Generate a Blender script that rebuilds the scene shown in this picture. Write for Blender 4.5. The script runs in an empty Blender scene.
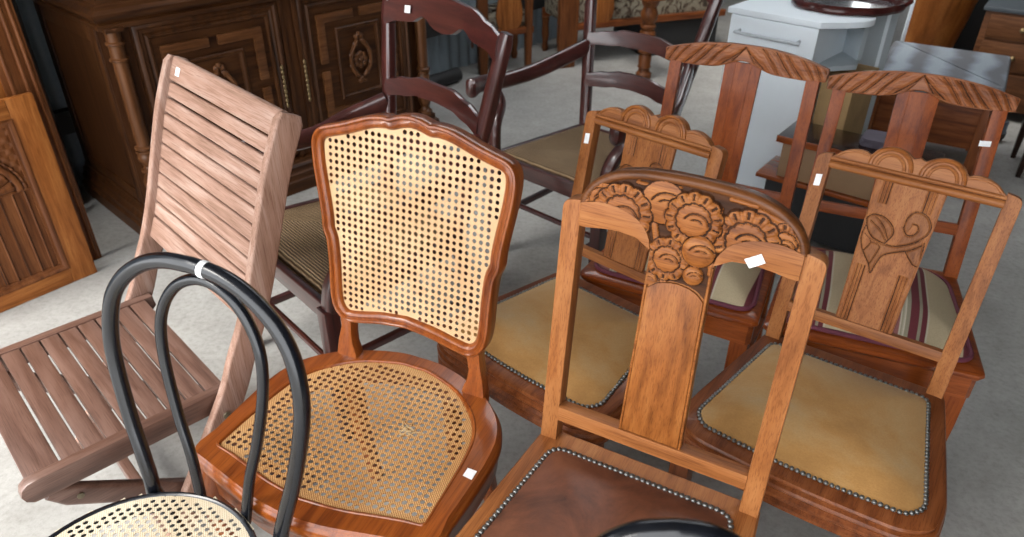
import bpy, bmesh, math, random
import numpy as np
from mathutils import Vector, Matrix
random.seed(7)
PI = math.pi
C = bpy.context.scene.collection

# ------------------------------------------------------------------ camera
cd = bpy.data.cameras.new('camera'); cam = bpy.data.objects.new('camera', cd); C.objects.link(cam)
FPX, PITCH, ROLL, CH = 735.75, math.radians(32.205), math.radians(.3463), 1.5319
cd.sensor_width = 36; cd.lens = FPX * 36 / 1024
fw = Vector((0, math.cos(PITCH), -math.sin(PITCH)))
rt0 = Vector((1, 0, 0)); up0 = rt0.cross(fw)
rt = rt0 * math.cos(ROLL) + up0 * math.sin(ROLL); up = rt.cross(fw)
M = Matrix((rt, up, -fw)).transposed().to_4x4(); M.translation = Vector((0, 0, CH))
cam.matrix_world = M
cd.dof.use_dof = True; cd.dof.focus_distance = 1.45; cd.dof.aperture_fstop = 5.0
cd.clip_start = .02
bpy.context.scene.camera = cam

# ------------------------------------------------------------------ light
w = bpy.data.worlds.new('overcast'); bpy.context.scene.world = w; w.use_nodes = True
wn = w.node_tree.nodes['Background']; wn.inputs[0].default_value = (.95, .975, 1.0, 1); wn.inputs[1].default_value = 5.2
sd = bpy.data.lights.new('sun', 'SUN'); sd.energy = 8.5; sd.angle = math.radians(40); sd.color = (1, .95, .88)
so = bpy.data.objects.new('sun', sd); C.objects.link(so)
so.rotation_euler = Vector((.55, .35, -1.0)).to_track_quat('-Z', 'Y').to_euler()
ROOF = [(-2.35, 6, -1.2, 3.5), (-3.1, -.6, 3.5, 12), (-3.1, -2.35, 1.75, 3.5), (3.2, 6, 3.5, 12), (-.6, 3.2, 4.6, 12)]     # unseen shed roof sheets, openings added at left front and back to shape daylight
vs = bpy.context.scene.view_settings
vs.view_transform = 'Standard'; vs.look = 'None'; vs.gamma = 1; vs.use_curve_mapping = False; vs.exposure = -0.06

# ------------------------------------------------------------------ materials
def new_mat(name):
    m = bpy.data.materials.new(name); m.use_nodes = True
    nt = m.node_tree; b = nt.nodes['Principled BSDF']
    return m, nt, b
def ramp(nt, fac, stops):
    r = nt.nodes.new('ShaderNodeValToRGB'); nt.links.new(fac, r.inputs[0])
    e = r.color_ramp.elements
    while len(e) < len(stops): e.new(.5)
    for k, (p, c) in enumerate(stops): e[k].position = p; e[k].color = (*c, 1)
    return r.outputs[0]
def noise(nt, scale, vec, detail=4, rough=.55, dist=0.0):
    n = nt.nodes.new('ShaderNodeTexNoise'); n.inputs['Scale'].default_value = scale
    n.inputs['Detail'].default_value = detail; n.inputs['Roughness'].default_value = rough
    n.inputs['Distortion'].default_value = dist
    nt.links.new(vec, n.inputs['Vector']); return n.outputs['Fac']
def coords(nt, sc, kind='Object'):
    t = nt.nodes.new('ShaderNodeTexCoord'); m = nt.nodes.new('ShaderNodeMapping')
    m.inputs['Scale'].default_value = sc; nt.links.new(t.outputs[kind], m.inputs['Vector']); return m.outputs['Vector']
def mixc(nt, fac, a, b, mode='MIX'):
    x = nt.nodes.new('ShaderNodeMix'); x.data_type = 'RGBA'; x.blend_type = mode
    if isinstance(fac, (int, float)): x.inputs[0].default_value = fac
    else: nt.links.new(fac, x.inputs[0])
    for s, v in ((6, a), (7, b)):
        if isinstance(v, tuple): x.inputs[s].default_value = (*v, 1)
        else: nt.links.new(v, x.inputs[s])
    return x.outputs[2]
def bump(nt, b, h, strength, dist):
    n = nt.nodes.new('ShaderNodeBump'); n.inputs['Strength'].default_value = strength; n.inputs['Distance'].default_value = dist
    nt.links.new(h, n.inputs['Height']); nt.links.new(n.outputs[0], b.inputs['Normal'])
_wc = {}
def wood(dark, mid, light, axis='z', rough=.4, grain=1.0, coat=.0, bstr=.15, key=None, blotch=.35, spec=.22):
    k = (dark, mid, light, axis, rough, grain, coat, spec)
    if k in _wc: return _wc[k]
    m, nt, b = new_mat((key or 'wood') + '_' + axis)
    s = {'x': (1.2, 14, 14), 'y': (14, 1.2, 14), 'z': (14, 14, 1.2)}[axis]
    v = coords(nt, s)
    n1 = noise(nt, 3.0 * grain, v, 5, .55, .5)
    s2 = {'x': (5, 160, 160), 'y': (160, 5, 160), 'z': (160, 160, 5)}[axis]
    n2 = noise(nt, 3.0, coords(nt, s2), 3, .6)
    n3 = noise(nt, 5, coords(nt, (1, 1, 1)), 3)
    c = ramp(nt, n1, [(.30, dark), (.48, mid), (.72, light)])
    f = ramp(nt, n2, [(.36, (.60, .52, .45)), (.50, (1, 1, 1))])
    c = mixc(nt, .75, c, f, 'MULTIPLY')
    g = ramp(nt, n3, [(.35, (.72, .68, .66)), (.65, (1.1, 1.08, 1.05))])
    c = mixc(nt, blotch, c, g, 'MULTIPLY')
    nt.links.new(c, b.inputs['Base Color'])
    b.inputs['Roughness'].default_value = rough; b.inputs['Specular IOR Level'].default_value = spec
    b.inputs['Coat Weight'].default_value = coat; b.inputs['Coat Roughness'].default_value = .12
    bump(nt, b, n2, bstr, .001)
    _wc[k] = m; return m
OAK = ((.15, .045, .009), (.27, .088, .019), (.37, .140, .036))
OAKL = ((.20, .066, .018), (.305, .110, .032), (.39, .16, .054))
OAKR = ((.095, .026, .008), (.175, .050, .014), (.25, .082, .026))
STAIN = ((.022, .007, .002), (.05, .016, .004), (.09, .03, .008))
CANEW = ((.13, .027, .004), (.235, .056, .008), (.32, .09, .015))
RED = ((.14, .026, .005), (.25, .055, .009), (.34, .085, .016))
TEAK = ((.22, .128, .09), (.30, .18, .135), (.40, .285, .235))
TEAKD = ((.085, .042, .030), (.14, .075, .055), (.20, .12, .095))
MAH = ((.030, .007, .006), (.058, .012, .010), (.085, .019, .014))
CAB = ((.022, .007, .002), (.052, .018, .005), (.085, .032, .010))
PAN = ((.07, .022, .007), (.13, .042, .012), (.19, .068, .022))
LEAF_SHADE = ((.15, .050, .015), (.235, .084, .025), (.31, .125, .043))  # oak tone darkened to carry the leaf's shading
RIM = ((.07, .023, .006), (.125, .042, .012), (.18, .066, .021))
CREST = ((.15, .045, .013), (.29, .092, .028), (.40, .15, .055))
CABL = ((.055, .020, .006), (.105, .040, .014), (.16, .066, .025))
DARK = ((.012, .006, .004), (.028, .012, .008), (.05, .02, .014))
def W(t, axis='z', **k): return wood(*t, axis=axis, **k)
def plain(name, col, rough=.5, metal=0, bs=0, ns=80, coat=0, var=.12, sheen=0):
    m, nt, b = new_mat(name)
    n = noise(nt, ns, coords(nt, (1, 1, 1)), 4)
    lo = tuple(c * (1 - var) for c in col); hi = tuple(min(1, c * (1 + var)) for c in col)
    nt.links.new(ramp(nt, n, [(.3, lo), (.7, hi)]), b.inputs['Base Color'])
    b.inputs['Roughness'].default_value = rough; b.inputs['Metallic'].default_value = metal
    b.inputs['Coat Weight'].default_value = coat; b.inputs['Sheen Weight'].default_value = sheen
    if bs: bump(nt, b, n, bs, .002)
    return m
M_tag = plain('tag_paper', (.82, .83, .84), .6)
M_nail = plain('pewter', (.18, .18, .17), .30, .8)
M_black = plain('black_lacquer', (.005, .006, .009), .24, 0, coat=.15, var=.3, ns=30)
M_brass = plain('aged_brass', (.28, .20, .10), .45, .8, ns=200)
M_bolt = plain('dull_bolt', (.18, .15, .10), .5, .7)
M_white = plain('white_laminate', (.84, .91, .96), .35, ns=4, var=.03)
M_greyw = plain('grey_laminate', (.42, .47, .50), .5, ns=6, var=.06)
M_card = plain('tan_cardboard', (.42, .27, .12), .8, ns=12, var=.12)
M_tan = plain('tan_board', (.30, .18, .095), .6, ns=10, var=.1)
M_blk = plain('matt_black', (.012, .012, .013), .6)
M_steel = plain('blue_steel', (.12, .15, .20), .45, .5)
M_darktop = plain('dark_gloss', (.03, .018, .02), .15, coat=.5)

def velvet():
    m, nt, b = new_mat('gold_velvet')
    v = coords(nt, (1, 1, 1))
    n = noise(nt, 4.5, v, 6, .6, .4); n2 = noise(nt, 260, v, 3)
    c = ramp(nt, n, [(.30, (.30, .145, .038)), (.46, (.41, .21, .060)), (.58, (.44, .26, .10)), (.74, (.43, .31, .175))])
    c = mixc(nt, .35, c, ramp(nt, n2, [(.3, (.65, .62, .6)), (.7, (1, 1, 1))]), 'MULTIPLY')
    nt.links.new(c, b.inputs['Base Color']); b.inputs['Roughness'].default_value = .85
    b.inputs['Sheen Weight'].default_value = .5; b.inputs['Sheen Roughness'].default_value = .4
    b.inputs['Sheen Tint'].default_value = (.9, .75, .5, 1)
    bump(nt, b, n2, .15, .002); return m
def leather():
    m, nt, b = new_mat('brown_leather')
    v = coords(nt, (1, 1, 1))
    n = noise(nt, 9, v, 6, .65, .5); n2 = noise(nt, 320, v, 3)
    c = ramp(nt, n, [(.30, (.05, .018, .011)), (.5, (.125, .043, .022)), (.72, (.20, .075, .038))])
    nt.links.new(c, b.inputs['Base Color']); b.inputs['Roughness'].default_value = .42
    bump(nt, b, n2, .25, .001); return m
def caning(name, cdark, cmid, clight):
    m, nt, b = new_mat(name)
    t = nt.nodes.new('ShaderNodeUVMap')
    def wav(dirn, sc, rot=0):
        mp = nt.nodes.new('ShaderNodeMapping'); mp.inputs['Rotation'].default_value = (0, 0, rot); mp.inputs['Scale'].default_value = (sc, sc, sc)
        nt.links.new(t.outputs[0], mp.inputs['Vector'])
        x = nt.nodes.new('ShaderNodeTexWave'); x.bands_direction = dirn; x.inputs['Scale'].default_value = 1
        nt.links.new(mp.outputs[0], x.inputs['Vector']); return x.outputs['Fac']
    P = .0145
    k = 2 * PI / 20 / (P / 5)
    a = wav('X', k); c2 = wav('Y', k); d = wav('X', k * .8, PI / 4)
    mx = nt.nodes.new('ShaderNodeMath'); mx.operation = 'MULTIPLY'; nt.links.new(a, mx.inputs[0]); nt.links.new(c2, mx.inputs[1])
    mx2 = nt.nodes.new('ShaderNodeMath'); mx2.operation = 'ADD'; nt.links.new(mx.outputs[0], mx2.inputs[0]); nt.links.new(d, mx2.inputs[1])
    big = noise(nt, 6, coords(nt, (1, 1, 1)), 3)
    c = ramp(nt, mx2.outputs[0], [(.1, cdark), (.45, cmid), (.95, clight)])
    g = ramp(nt, big, [(.35, (.78, .68, .55)), (.62, (1, 1, 1))])
    c = mixc(nt, .7, c, g, 'MULTIPLY')
    nt.links.new(c, b.inputs['Base Color']); b.inputs['Roughness'].default_value = .5
    bump(nt, b, mx2.outputs[0], .5, .0008); return m
M_velvet, M_leather = velvet(), leather()
M_cane = caning('cane_back', (.36, .17, .055), (.56, .35, .17), (.68, .48, .29))
M_caneseat = caning('cane_seat', (.24, .085, .014), (.42, .185, .045), (.62, .38, .17))
M_canewhite = caning('cane_pale', (.42, .34, .23), (.56, .48, .35), (.66, .59, .46))
def striped():
    m, nt, b = new_mat('striped_upholstery')
    t = nt.nodes.new('ShaderNodeTexCoord'); s = nt.nodes.new('ShaderNodeSeparateXYZ'); nt.links.new(t.outputs['Object'], s.inputs[0])
    a = nt.nodes.new('ShaderNodeMath'); a.operation = 'MULTIPLY_ADD'; a.inputs[1].default_value = 1 / .22; a.inputs[2].default_value = 10.0
    nt.links.new(s.outputs[0], a.inputs[0])
    fr = nt.nodes.new('ShaderNodeMath'); fr.operation = 'FRACT'; nt.links.new(a.outputs[0], fr.inputs[0])
    cr = (.50, .41, .26); mr = (.14, .022, .030); rs = (.27, .10, .09); gy = (.30, .27, .19); wh = (.60, .55, .42)
    st = [(0, rs), (.24, rs), (.25, wh), (.265, gy), (.295, wh), (.30, gy), (.335, gy), (.34, mr), (.42, mr), (.425, gy), (.45, gy), (.455, mr), (.50, mr), (.51, wh), (.53, cr), (.88, cr), (.89, mr), (.97, mr)]
    c = ramp(nt, fr.outputs[0], st)
    n2 = noise(nt, 300, t.outputs['Object'], 2)
    c = mixc(nt, .4, c, ramp(nt, n2, [(.3, (.7, .7, .7)), (.7, (1, 1, 1))]), 'MULTIPLY')
    nt.links.new(c, b.inputs['Base Color']); b.inputs['Roughness'].default_value = .8; bump(nt, b, n2, .3, .001)
    return m
def rush():
    m, nt, b = new_mat('rush_weave')
    t = nt.nodes.new('ShaderNodeUVMap')
    x = nt.nodes.new('ShaderNodeTexWave'); x.bands_direction = 'Y'; x.inputs['Scale'].default_value = 2 * PI / 20 / .0085 ; x.inputs['Distortion'].default_value = 1.2; x.inputs['Detail'].default_value = 2
    nt.links.new(t.outputs[0], x.inputs['Vector'])
    n = noise(nt, 9, coords(nt, (1, 1, 1)), 4)
    c = ramp(nt, x.outputs['Fac'], [(.1, (.11, .062, .026)), (.55, (.30, .19, .095)), (.95, (.48, .33, .18))])
    c = mixc(nt, .6, c, ramp(nt, n, [(.3, (.6, .55, .5)), (.7, (1, 1, 1))]), 'MULTIPLY')
    nt.links.new(c, b.inputs['Base Color']); b.inputs['Roughness'].default_value = .7
    bump(nt, b, x.outputs['Fac'], 1.0, .005); return m
def floral():
    m, nt, b = new_mat('floral_tapestry')
    v = coords(nt, (1, 1, 1)); n = noise(nt, 14, v, 3, .5, 2.0); n2 = noise(nt, 200, v, 2)
    c = ramp(nt, n, [(.36, (.04, .027, .016)), (.44, (.11, .07, .045)), (.50, (.25, .215, .155)), (.68, (.31, .27, .20))])
    c = mixc(nt, .4, c, ramp(nt, n2, [(.3, (.6, .6, .6)), (.7, (1, 1, 1))]), 'MULTIPLY')
    nt.links.new(c, b.inputs['Base Color']); b.inputs['Roughness'].default_value = .85; return m
M_stripe, M_rush, M_floral = striped(), rush(), floral()
def greycushion():
    m, nt, b = new_mat('grey_cushion')
    t = nt.nodes.new('ShaderNodeTexCoord')
    x = nt.nodes.new('ShaderNodeTexWave'); x.bands_direction = 'X'; x.inputs['Scale'].default_value = 1.9; x.inputs['Distortion'].default_value = 3; x.inputs['Detail'].default_value = 3; x.inputs['Detail Scale'].default_value = 2
    nt.links.new(t.outputs['Object'], x.inputs['Vector'])
    n2 = noise(nt, 150, t.outputs['Object'], 3)
    c = ramp(nt, x.outputs['Fac'], [(.1, (.16, .165, .18)), (.5, (.24, .27, .31)), (.9, (.33, .375, .42))])
    c = mixc(nt, .5, c, ramp(nt, n2, [(.3, (.65, .65, .65)), (.7, (1, 1, 1))]), 'MULTIPLY')
    nt.links.new(c, b.inputs['Base Color']); b.inputs['Roughness'].default_value = .8; return m
M_grey = greycushion()
def concrete():
    m, nt, b = new_mat('concrete_floor')
    v = coords(nt, (1, 1, 1))
    n = noise(nt, 1.6, v, 6, .6, .3); n2 = noise(nt, 55, v, 5, .7); n3 = noise(nt, 9, v, 5, .6)
    c = ramp(nt, n, [(.3, (.26, .255, .24)), (.5, (.33, .325, .31)), (.7, (.39, .385, .365))])
    c = mixc(nt, .45, c, ramp(nt, n2, [(.32, (.55, .53, .50)), (.5, (.95, .94, .93)), (.68, (1.15, 1.15, 1.13))]), 'MULTIPLY')
    c = mixc(nt, .4, c, ramp(nt, n3, [(.35, (.72, .70, .68)), (.6, (1, 1, 1))]), 'MULTIPLY')
    nt.links.new(c, b.inputs['Base Color']); b.inputs['Roughness'].default_value = .85
    bump(nt, b, n2, .35, .004); return m
M_floor = concrete()
M_corr = plain('corrugated_sheet', (.20, .24, .27), .5, .1, ns=10)
M_roof = plain('roof_sheet', (.16, .15, .14), .7)

# ------------------------------------------------------------------ mesh tools
def tag(o, label=None, cat=None, group=None, kind=None):
    if label: o['label'] = label
    if cat: o['category'] = cat
    if group: o['group'] = group
    if kind: o['kind'] = kind
    return o
def empty(name, x, y, z=0, deg=0, label=None, cat=None, group=None):
    o = bpy.data.objects.new(name, None); C.objects.link(o)
    o.location = (x, y, z); o.rotation_euler = (0, 0, math.radians(deg)); o.empty_display_size = .1
    return tag(o, label, cat, group)
class MB:
    """collects raw geometry in bmesh"""
    def __init__(s): s.bm = bmesh.new(); s.mi = 0
    def poly(s, vs): 
        vv = [s.bm.verts.new(v) for v in vs]
        try:
            f = s.bm.faces.new(vv); f.material_index = s.mi; return f
        except ValueError: return None
    def loft(s, rings, cap=True, closed=True, ringclosed=False):
        R = [[s.bm.verts.new(p) for p in r] for r in rings]
        n = len(R[0]); m = len(R)
        for i in range(m if ringclosed else m - 1):
            a, b = R[i], R[(i + 1) % m]
            for j in range(n if closed else n - 1):
                k = (j + 1) % n
                try: s.bm.faces.new((a[j], a[k], b[k], b[j])).material_index = s.mi
                except ValueError: pass
        if cap and not ringclosed:
            for r, rev in ((R[0], True), (R[-1], False)):
                try: s.bm.faces.new(r[::-1] if rev else r).material_index = s.mi
                except ValueError: pass
        return s
    def box(s, x0, x1, y0, y1, z0, z1):
        s.loft([[(x0, y0, z), (x1, y0, z), (x1, y1, z), (x0, y1, z)] for z in (z0, z1)]); return s
    def prism(s, pts, fn, t0, t1):
        s.loft([[fn(a, b, t) for a, b in pts] for t in (t0, t1)]); return s
    def sweep(s, pts, prof, ref=(0, 0, 1), closed=False, scales=None):
        """sweep 2-D profile (side, ref) along pts"""
        P = [Vector(p) for p in pts]; ref = Vector(ref); n = len(P); rings = []
        for i in range(n):
            if closed: t = P[(i + 1) % n] - P[i - 1]
            else: t = P[min(i + 1, n - 1)] - P[max(i - 1, 0)]
            t.normalize(); sd_ = t.cross(ref); sd_.normalize(); r2 = sd_.cross(t)
            k = scales[i] if scales else 1
            kk = k if isinstance(k, tuple) else (k, k)
            rings.append([P[i] + sd_ * (a * kk[0]) + r2 * (b * kk[1]) for a, b in prof])
        s.loft(rings, ringclosed=closed); return s
    def tube(s, pts, rad, n=12, closed=False):
        prof = [(math.cos(2 * PI * k / n), math.sin(2 * PI * k / n)) for k in range(n)]
        P = [Vector(p) for p in pts]; m = len(P); rings = []; nv = None
        for i in range(m):
            t = (P[(i + 1) % m] - P[i - 1]) if closed else P[min(i + 1, m - 1)] - P[max(i - 1, 0)]
            t.normalize()
            if nv is None: nv = t.orthogonal().normalized()
            nv = (nv - t * nv.dot(t)).normalized(); bv = t.cross(nv)
            r = rad[i] if isinstance(rad, (list, tuple)) else rad
            rings.append([P[i] + nv * (c * r) + bv * (d * r) for c, d in prof])
        s.loft(rings, ringclosed=closed); return s
    def lathe(s, prof, n=20, c=(0, 0, 0)):
        s.loft([[(c[0] + r * math.cos(2 * PI * k / n), c[1] + r * math.sin(2 * PI * k / n), c[2] + z) for k in range(n)] for r, z in prof]); return s
    def ball(s, c, r, n=8, sq=(1, 1, 1)):
        s.loft([[(c[0] + sq[0] * r * math.sin(PI * (i + .02) / (n + .04)) * math.cos(2 * PI * k / (n + 2)), c[1] + sq[1] * r * math.sin(PI * (i + .02) / (n + .04)) * math.sin(2 * PI * k / (n + 2)), c[2] - sq[2] * r * math.cos(PI * i / n)) for k in range(n + 2)] for i in range(n + 1)]); return s
    def build(s, name, mats, parent=None, bevel=0, smooth=True, seg=2, ang=35):
        bm = s.bm
        bmesh.ops.recalc_face_normals(bm, faces=bm.faces)
        if bevel:
            ed = [e for e in bm.edges if len(e.link_faces) == 2 and e.calc_face_angle(0) > math.radians(ang)]
            if ed: bmesh.ops.bevel(bm, geom=ed, offset=bevel, segments=seg, profile=.6, affect='EDGES', clamp_overlap=True)
        me = bpy.data.meshes.new(name); bm.to_mesh(me); bm.free()
        if not isinstance(mats, (list, tuple)): mats = [mats]
        for m in mats: me.materials.append(m)
        if smooth:
            me.shade_smooth()
            try: me.set_sharp_from_angle(angle=math.radians(38))
            except Exception: pass
        o = bpy.data.objects.new(name, me); C.objects.link(o)
        if parent is not None: o.parent = parent
        return o
def rrect(w, d, r=.004, n=3):
    out = []
    for cx, cy, a0 in ((w / 2 - r, d / 2 - r, 0), (-w / 2 + r, d / 2 - r, 90), (-w / 2 + r, -d / 2 + r, 180), (w / 2 - r, -d / 2 + r, 270)):
        for k in range(n + 1):
            a = math.radians(a0 + 90 * k / n); out.append((cx + r * math.cos(a), cy + r * math.sin(a)))
    return out
def spline(P, n=6, closed=False):
    P = [np.array(p, float) for p in P]; m = len(P); out = []
    rng = range(m) if closed else range(m - 1)
    for i in rng:
        if closed: p0, p1, p2, p3 = P[i - 1], P[i], P[(i + 1) % m], P[(i + 2) % m]
        else: p0, p1, p2, p3 = P[max(i - 1, 0)], P[i], P[i + 1], P[min(i + 2, m - 1)]
        for k in range(n):
            t = k / n
            out.append(tuple(.5 * (2 * p1 + (p2 - p0) * t + (2 * p0 - 5 * p1 + 4 * p2 - p3) * t * t + (3 * p1 - p0 - 3 * p2 + p3) * t ** 3)))
    if not closed: out.append(tuple(P[-1]))
    return out
def mirror(half):
    """half outline (a>=0 side listed from centre outwards) -> closed symmetric outline"""
    return half + [(-a, b) for a, b in half[::-1] if abs(a) > 1e-6]
def area2(p): return sum(p[i - 1][0] * p[i][1] - p[i][0] * p[i - 1][1] for i in range(len(p)))
def offset(poly, d):
    """offset closed CCW polygon outward by d"""
    n = len(poly); out = []
    s = 1 if area2(poly) > 0 else -1
    for i in range(n):
        a, b, c = poly[i - 1], poly[i], poly[(i + 1) % n]
        e1 = (b[0] - a[0], b[1] - a[1]); e2 = (c[0] - b[0], c[1] - b[1])
        l1 = math.hypot(*e1) or 1e-9; l2 = math.hypot(*e2) or 1e-9
        n1 = (e1[1] / l1 * s, -e1[0] / l1 * s); n2 = (e2[1] / l2 * s, -e2[0] / l2 * s)
        nx, ny = n1[0] + n2[0], n1[1] + n2[1]; l = math.hypot(nx, ny) or 1e-9; nx /= l; ny /= l
        k = 1 / max(.6, nx * n1[0] + ny * n1[1])
        out.append((b[0] + nx * d * k, b[1] + ny * d * k))
    return out
def inside(poly, x, y):
    r = False; n = len(poly)
    for i in range(n):
        x1, y1 = poly[i - 1]; x2, y2 = poly[i]
        if (y1 > y) != (y2 > y) and x < (x2 - x1) * (y - y1) / (y2 - y1) + x1: r = not r
    return r
def np_inside(poly, X, Y):
    r = np.zeros(X.shape, bool)
    for i in range(len(poly)):
        x1, y1 = poly[i - 1]; x2, y2 = poly[i]
        if y1 == y2: continue
        r ^= ((y1 > Y) != (y2 > Y)) & (X < (x2 - x1) * (Y - y1) / (y2 - y1) + x1)
    return r
def np_dist(line, X, Y):
    d = np.full(X.shape, 9.)
    for (x1, y1), (x2, y2) in zip(line[:-1], line[1:]):
        ex, ey = x2 - x1, y2 - y1; L = ex * ex + ey * ey + 1e-12
        t = np.clip(((X - x1) * ex + (Y - y1) * ey) / L, 0, 1)
        d = np.minimum(d, np.hypot(X - x1 - t * ex, Y - y1 - t * ey))
    return d
def ringprof(mb, outline, prof, fn, closedprof=True):
    """moulding: profile [(offset outward, height)] swept round a closed outline"""
    rings = []
    for o, h in prof:
        rings.append([fn(a, b, h) for a, b in offset(outline, o)])
    mb.loft(rings, cap=False, ringclosed=closedprof)
def relief(name, fn, x0, x1, z0, z1, step, mask, hfun, mats, parent, smooth=True):
    """carved surface: height field over a panel; hfun returns height and material index"""
    nx = int((x1 - x0) / step) + 1; nz = int((z1 - z0) / step) + 1
    X, Z = np.meshgrid(np.linspace(x0, x1, nx), np.linspace(z0, z1, nz))
    H, MI = hfun(X, Z); K = mask(X, Z) if not isinstance(mask, list) else np_inside(mask, X, Z)
    idx = -np.ones(X.shape, int); vs_ = []; 
    for j in range(nz):
        for i in range(nx):
            if K[j, i]:
                idx[j, i] = len(vs_); vs_.append(fn(float(X[j, i]), float(Z[j, i]), float(H[j, i])))
    fs = []; mi = []
    for j in range(nz - 1):
        for i in range(nx - 1):
            q = (idx[j, i], idx[j, i + 1], idx[j + 1, i + 1], idx[j + 1, i])
            if min(q) >= 0: fs.append(tuple(map(int, q))); mi.append(int(MI[j, i]))
    me = bpy.data.meshes.new(name); me.from_pydata(vs_, [], fs); 
    for m in mats: me.materials.append(m)
    me.polygons.foreach_set('material_index', mi); me.update()
    bm = bmesh.new(); bm.from_mesh(me); bmesh.ops.recalc_face_normals(bm, faces=bm.faces); bm.to_mesh(me); bm.free()
    if smooth: me.shade_smooth()
    o = bpy.data.objects.new(name, me); C.objects.link(o); o.parent = parent
    return o
def cane_mesh(name, outline, fn, pitch, hole, mat, parent, skip=None, rot=0., margin=.004, thick=.0016):
    """woven cane sheet: real octagonal openings on a square grid, cut to the outline"""
    big = offset(outline, .006)
    xs = [p[0] for p in big]; ys = [p[1] for p in big]; cx = (min(xs) + max(xs)) / 2; cy = (min(ys) + max(ys)) / 2
    R = max(max(xs) - min(xs), max(ys) - min(ys)) * .75
    n = int(R / pitch) + 1; bm = bmesh.new(); uvl = bm.loops.layers.uv.new('UVMap'); vc = {}
    cr, sr = math.cos(rot), math.sin(rot)
    def V(x, y):
        X, Y = cx + x * cr - y * sr, cy + x * sr + y * cr
        k = (round(x, 5), round(y, 5))
        if k not in vc: vc[k] = bm.verts.new((X, Y, 0))
        return vc[k]
    far = offset(outline, .012); near = offset(outline, -margin)
    for i in range(-n, n + 1):
        for j in range(-n, n + 1):
            x, y = i * pitch, j * pitch; h = pitch / 2
            X, Y = cx + x * cr - y * sr, cy + x * sr + y * cr
            if not inside(far, X, Y): continue
            cor = [(x - h, y - h), (x + h, y - h), (x + h, y + h), (x - h, y + h)]
            r = hole * random.uniform(.88, 1.06)
            ok = inside(near, X, Y)
            if skip and skip(X, Y): r *= 1.25
            if ok:
                O = []
                for k in range(8):
                    a = PI / 8 + k * PI / 4 + PI
                    O.append((x + r * math.cos(a), y + r * math.sin(a) * 1.06))
                mids = [(x, y - h), (x + h, y), (x, y + h), (x - h, y)]
                # octagon verts 0..7 start at angle 202.5
                ring = [cor[0], mids[0], cor[1], mids[1], cor[2], mids[2], cor[3], mids[3]]
                # ring[k] direction angle 225 + 45k ; octagon k lies at 202.5+45k
                for k in range(8):
                    a, b = ring[k], ring[(k + 1) % 8]
                    oa = O[(k + 1) % 8]; ob = O[(k + 2) % 8]; oc = O[k]
                    try: bm.faces.new((V(*a), V(*b), V(*oa)))
                    except ValueError: pass
                    try: bm.faces.new((V(*a), V(*oa), V(*oc)))
                    except ValueError: pass
            else:
                mids = [(x, y - h), (x + h, y), (x, y + h), (x - h, y)]
                try: bm.faces.new([V(*p) for p in (cor[0], mids[0], cor[1], mids[1], cor[2], mids[2], cor[3], mids[3])])
                except ValueError: pass
    # cut away what lies beyond the border
    dele = [f for f in bm.faces if not inside(big, *f.calc_center_median()[:2])]
    bmesh.ops.delete(bm, geom=dele, context='FACES')
    for f in bm.faces:
        for l in f.loops: l[uvl].uv = (l.vert.co.x, l.vert.co.y)
    for v in bm.verts: v.co = Vector(fn(v.co.x, v.co.y, 0))
    me = bpy.data.meshes.new(name); bm.to_mesh(me); bm.free(); me.materials.append(mat)
    o = bpy.data.objects.new(name, me); C.objects.link(o); o.parent = parent
    md = o.modifiers.new('thickness', 'SOLIDIFY'); md.thickness = thick; md.offset = 0
    return o
def sticker(parent, corners):
    """small paper price tag stuck on the wood"""
    a, b, c, d = [Vector(p) for p in corners]
    n = (b - a).cross(d - a).normalized() * .0006
    m = MB(); m.loft([[p - n for p in (a, b, c, d)], [p + n for p in (a, b, c, d)]])
    return m.build('price_sticker', M_tag, parent, smooth=False)
def dome(mb, outline, h, fn, rings=7, p=2.6, edge=0.0):
    cx = sum(q[0] for q in outline) / len(outline); cy = sum(q[1] for q in outline) / len(outline)
    R = []
    for k in range(rings + 1):
        s = 1 - (k / (rings + .3)) ** 1.3 if k else 1
        R.append([fn(cx + (a - cx) * s, cy + (b - cy) * s, edge + h * (1 - s ** p)) for a, b in outline])
    mb.loft([[fn(a, b, -.012) for a, b in outline]] + R)
def along(poly, spacing, closed=True):
    P = poly + [poly[0]] if closed else poly
    L = sum(math.dist(P[i], P[i + 1]) for i in range(len(P) - 1)); n = max(1, round(L / spacing)); out = []; step = L / n
    d = 0; i = 0; acc = 0
    for k in range(n):
        t = k * step
        while acc + math.dist(P[i], P[i + 1]) < t: acc += math.dist(P[i], P[i + 1]); i += 1
        s = (t - acc) / math.dist(P[i], P[i + 1])
        out.append((P[i][0] + (P[i + 1][0] - P[i][0]) * s, P[i][1] + (P[i + 1][1] - P[i][1]) * s))
    return out
def nails(parent, poly, fn, r=.0046, spacing=.0097):
    m = MB()
    for a, b in along(poly, spacing):
        rr = r * random.uniform(.93, 1.05); c = fn(a, b, 0); rings = []
        for q, h in ((1, -.3), (1, .12), (.82, .5), (.45, .74), (.1, .8)):
            rings.append([(c[0] + rr * q * math.cos(2 * PI * k / 8), c[1] + rr * q * math.sin(2 * PI * k / 8), c[2] + rr * h) for k in range(8)])
        m.loft(rings)
    return m.build('nailhead_trim', M_nail, parent)
def back_plane(hs, ht, rake):
    L = math.hypot(ht - hs, rake); cz, sy = (ht - hs) / L, rake / L
    def fn(a, t, off=0):     # a across, t up along the rake, off towards the front
        return (a, t * sy - off * cz, hs + t * cz + off * sy)
    return fn
def seat_plane(hs):
    return lambda a, b, h=0: (a, -b, hs + h)
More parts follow.
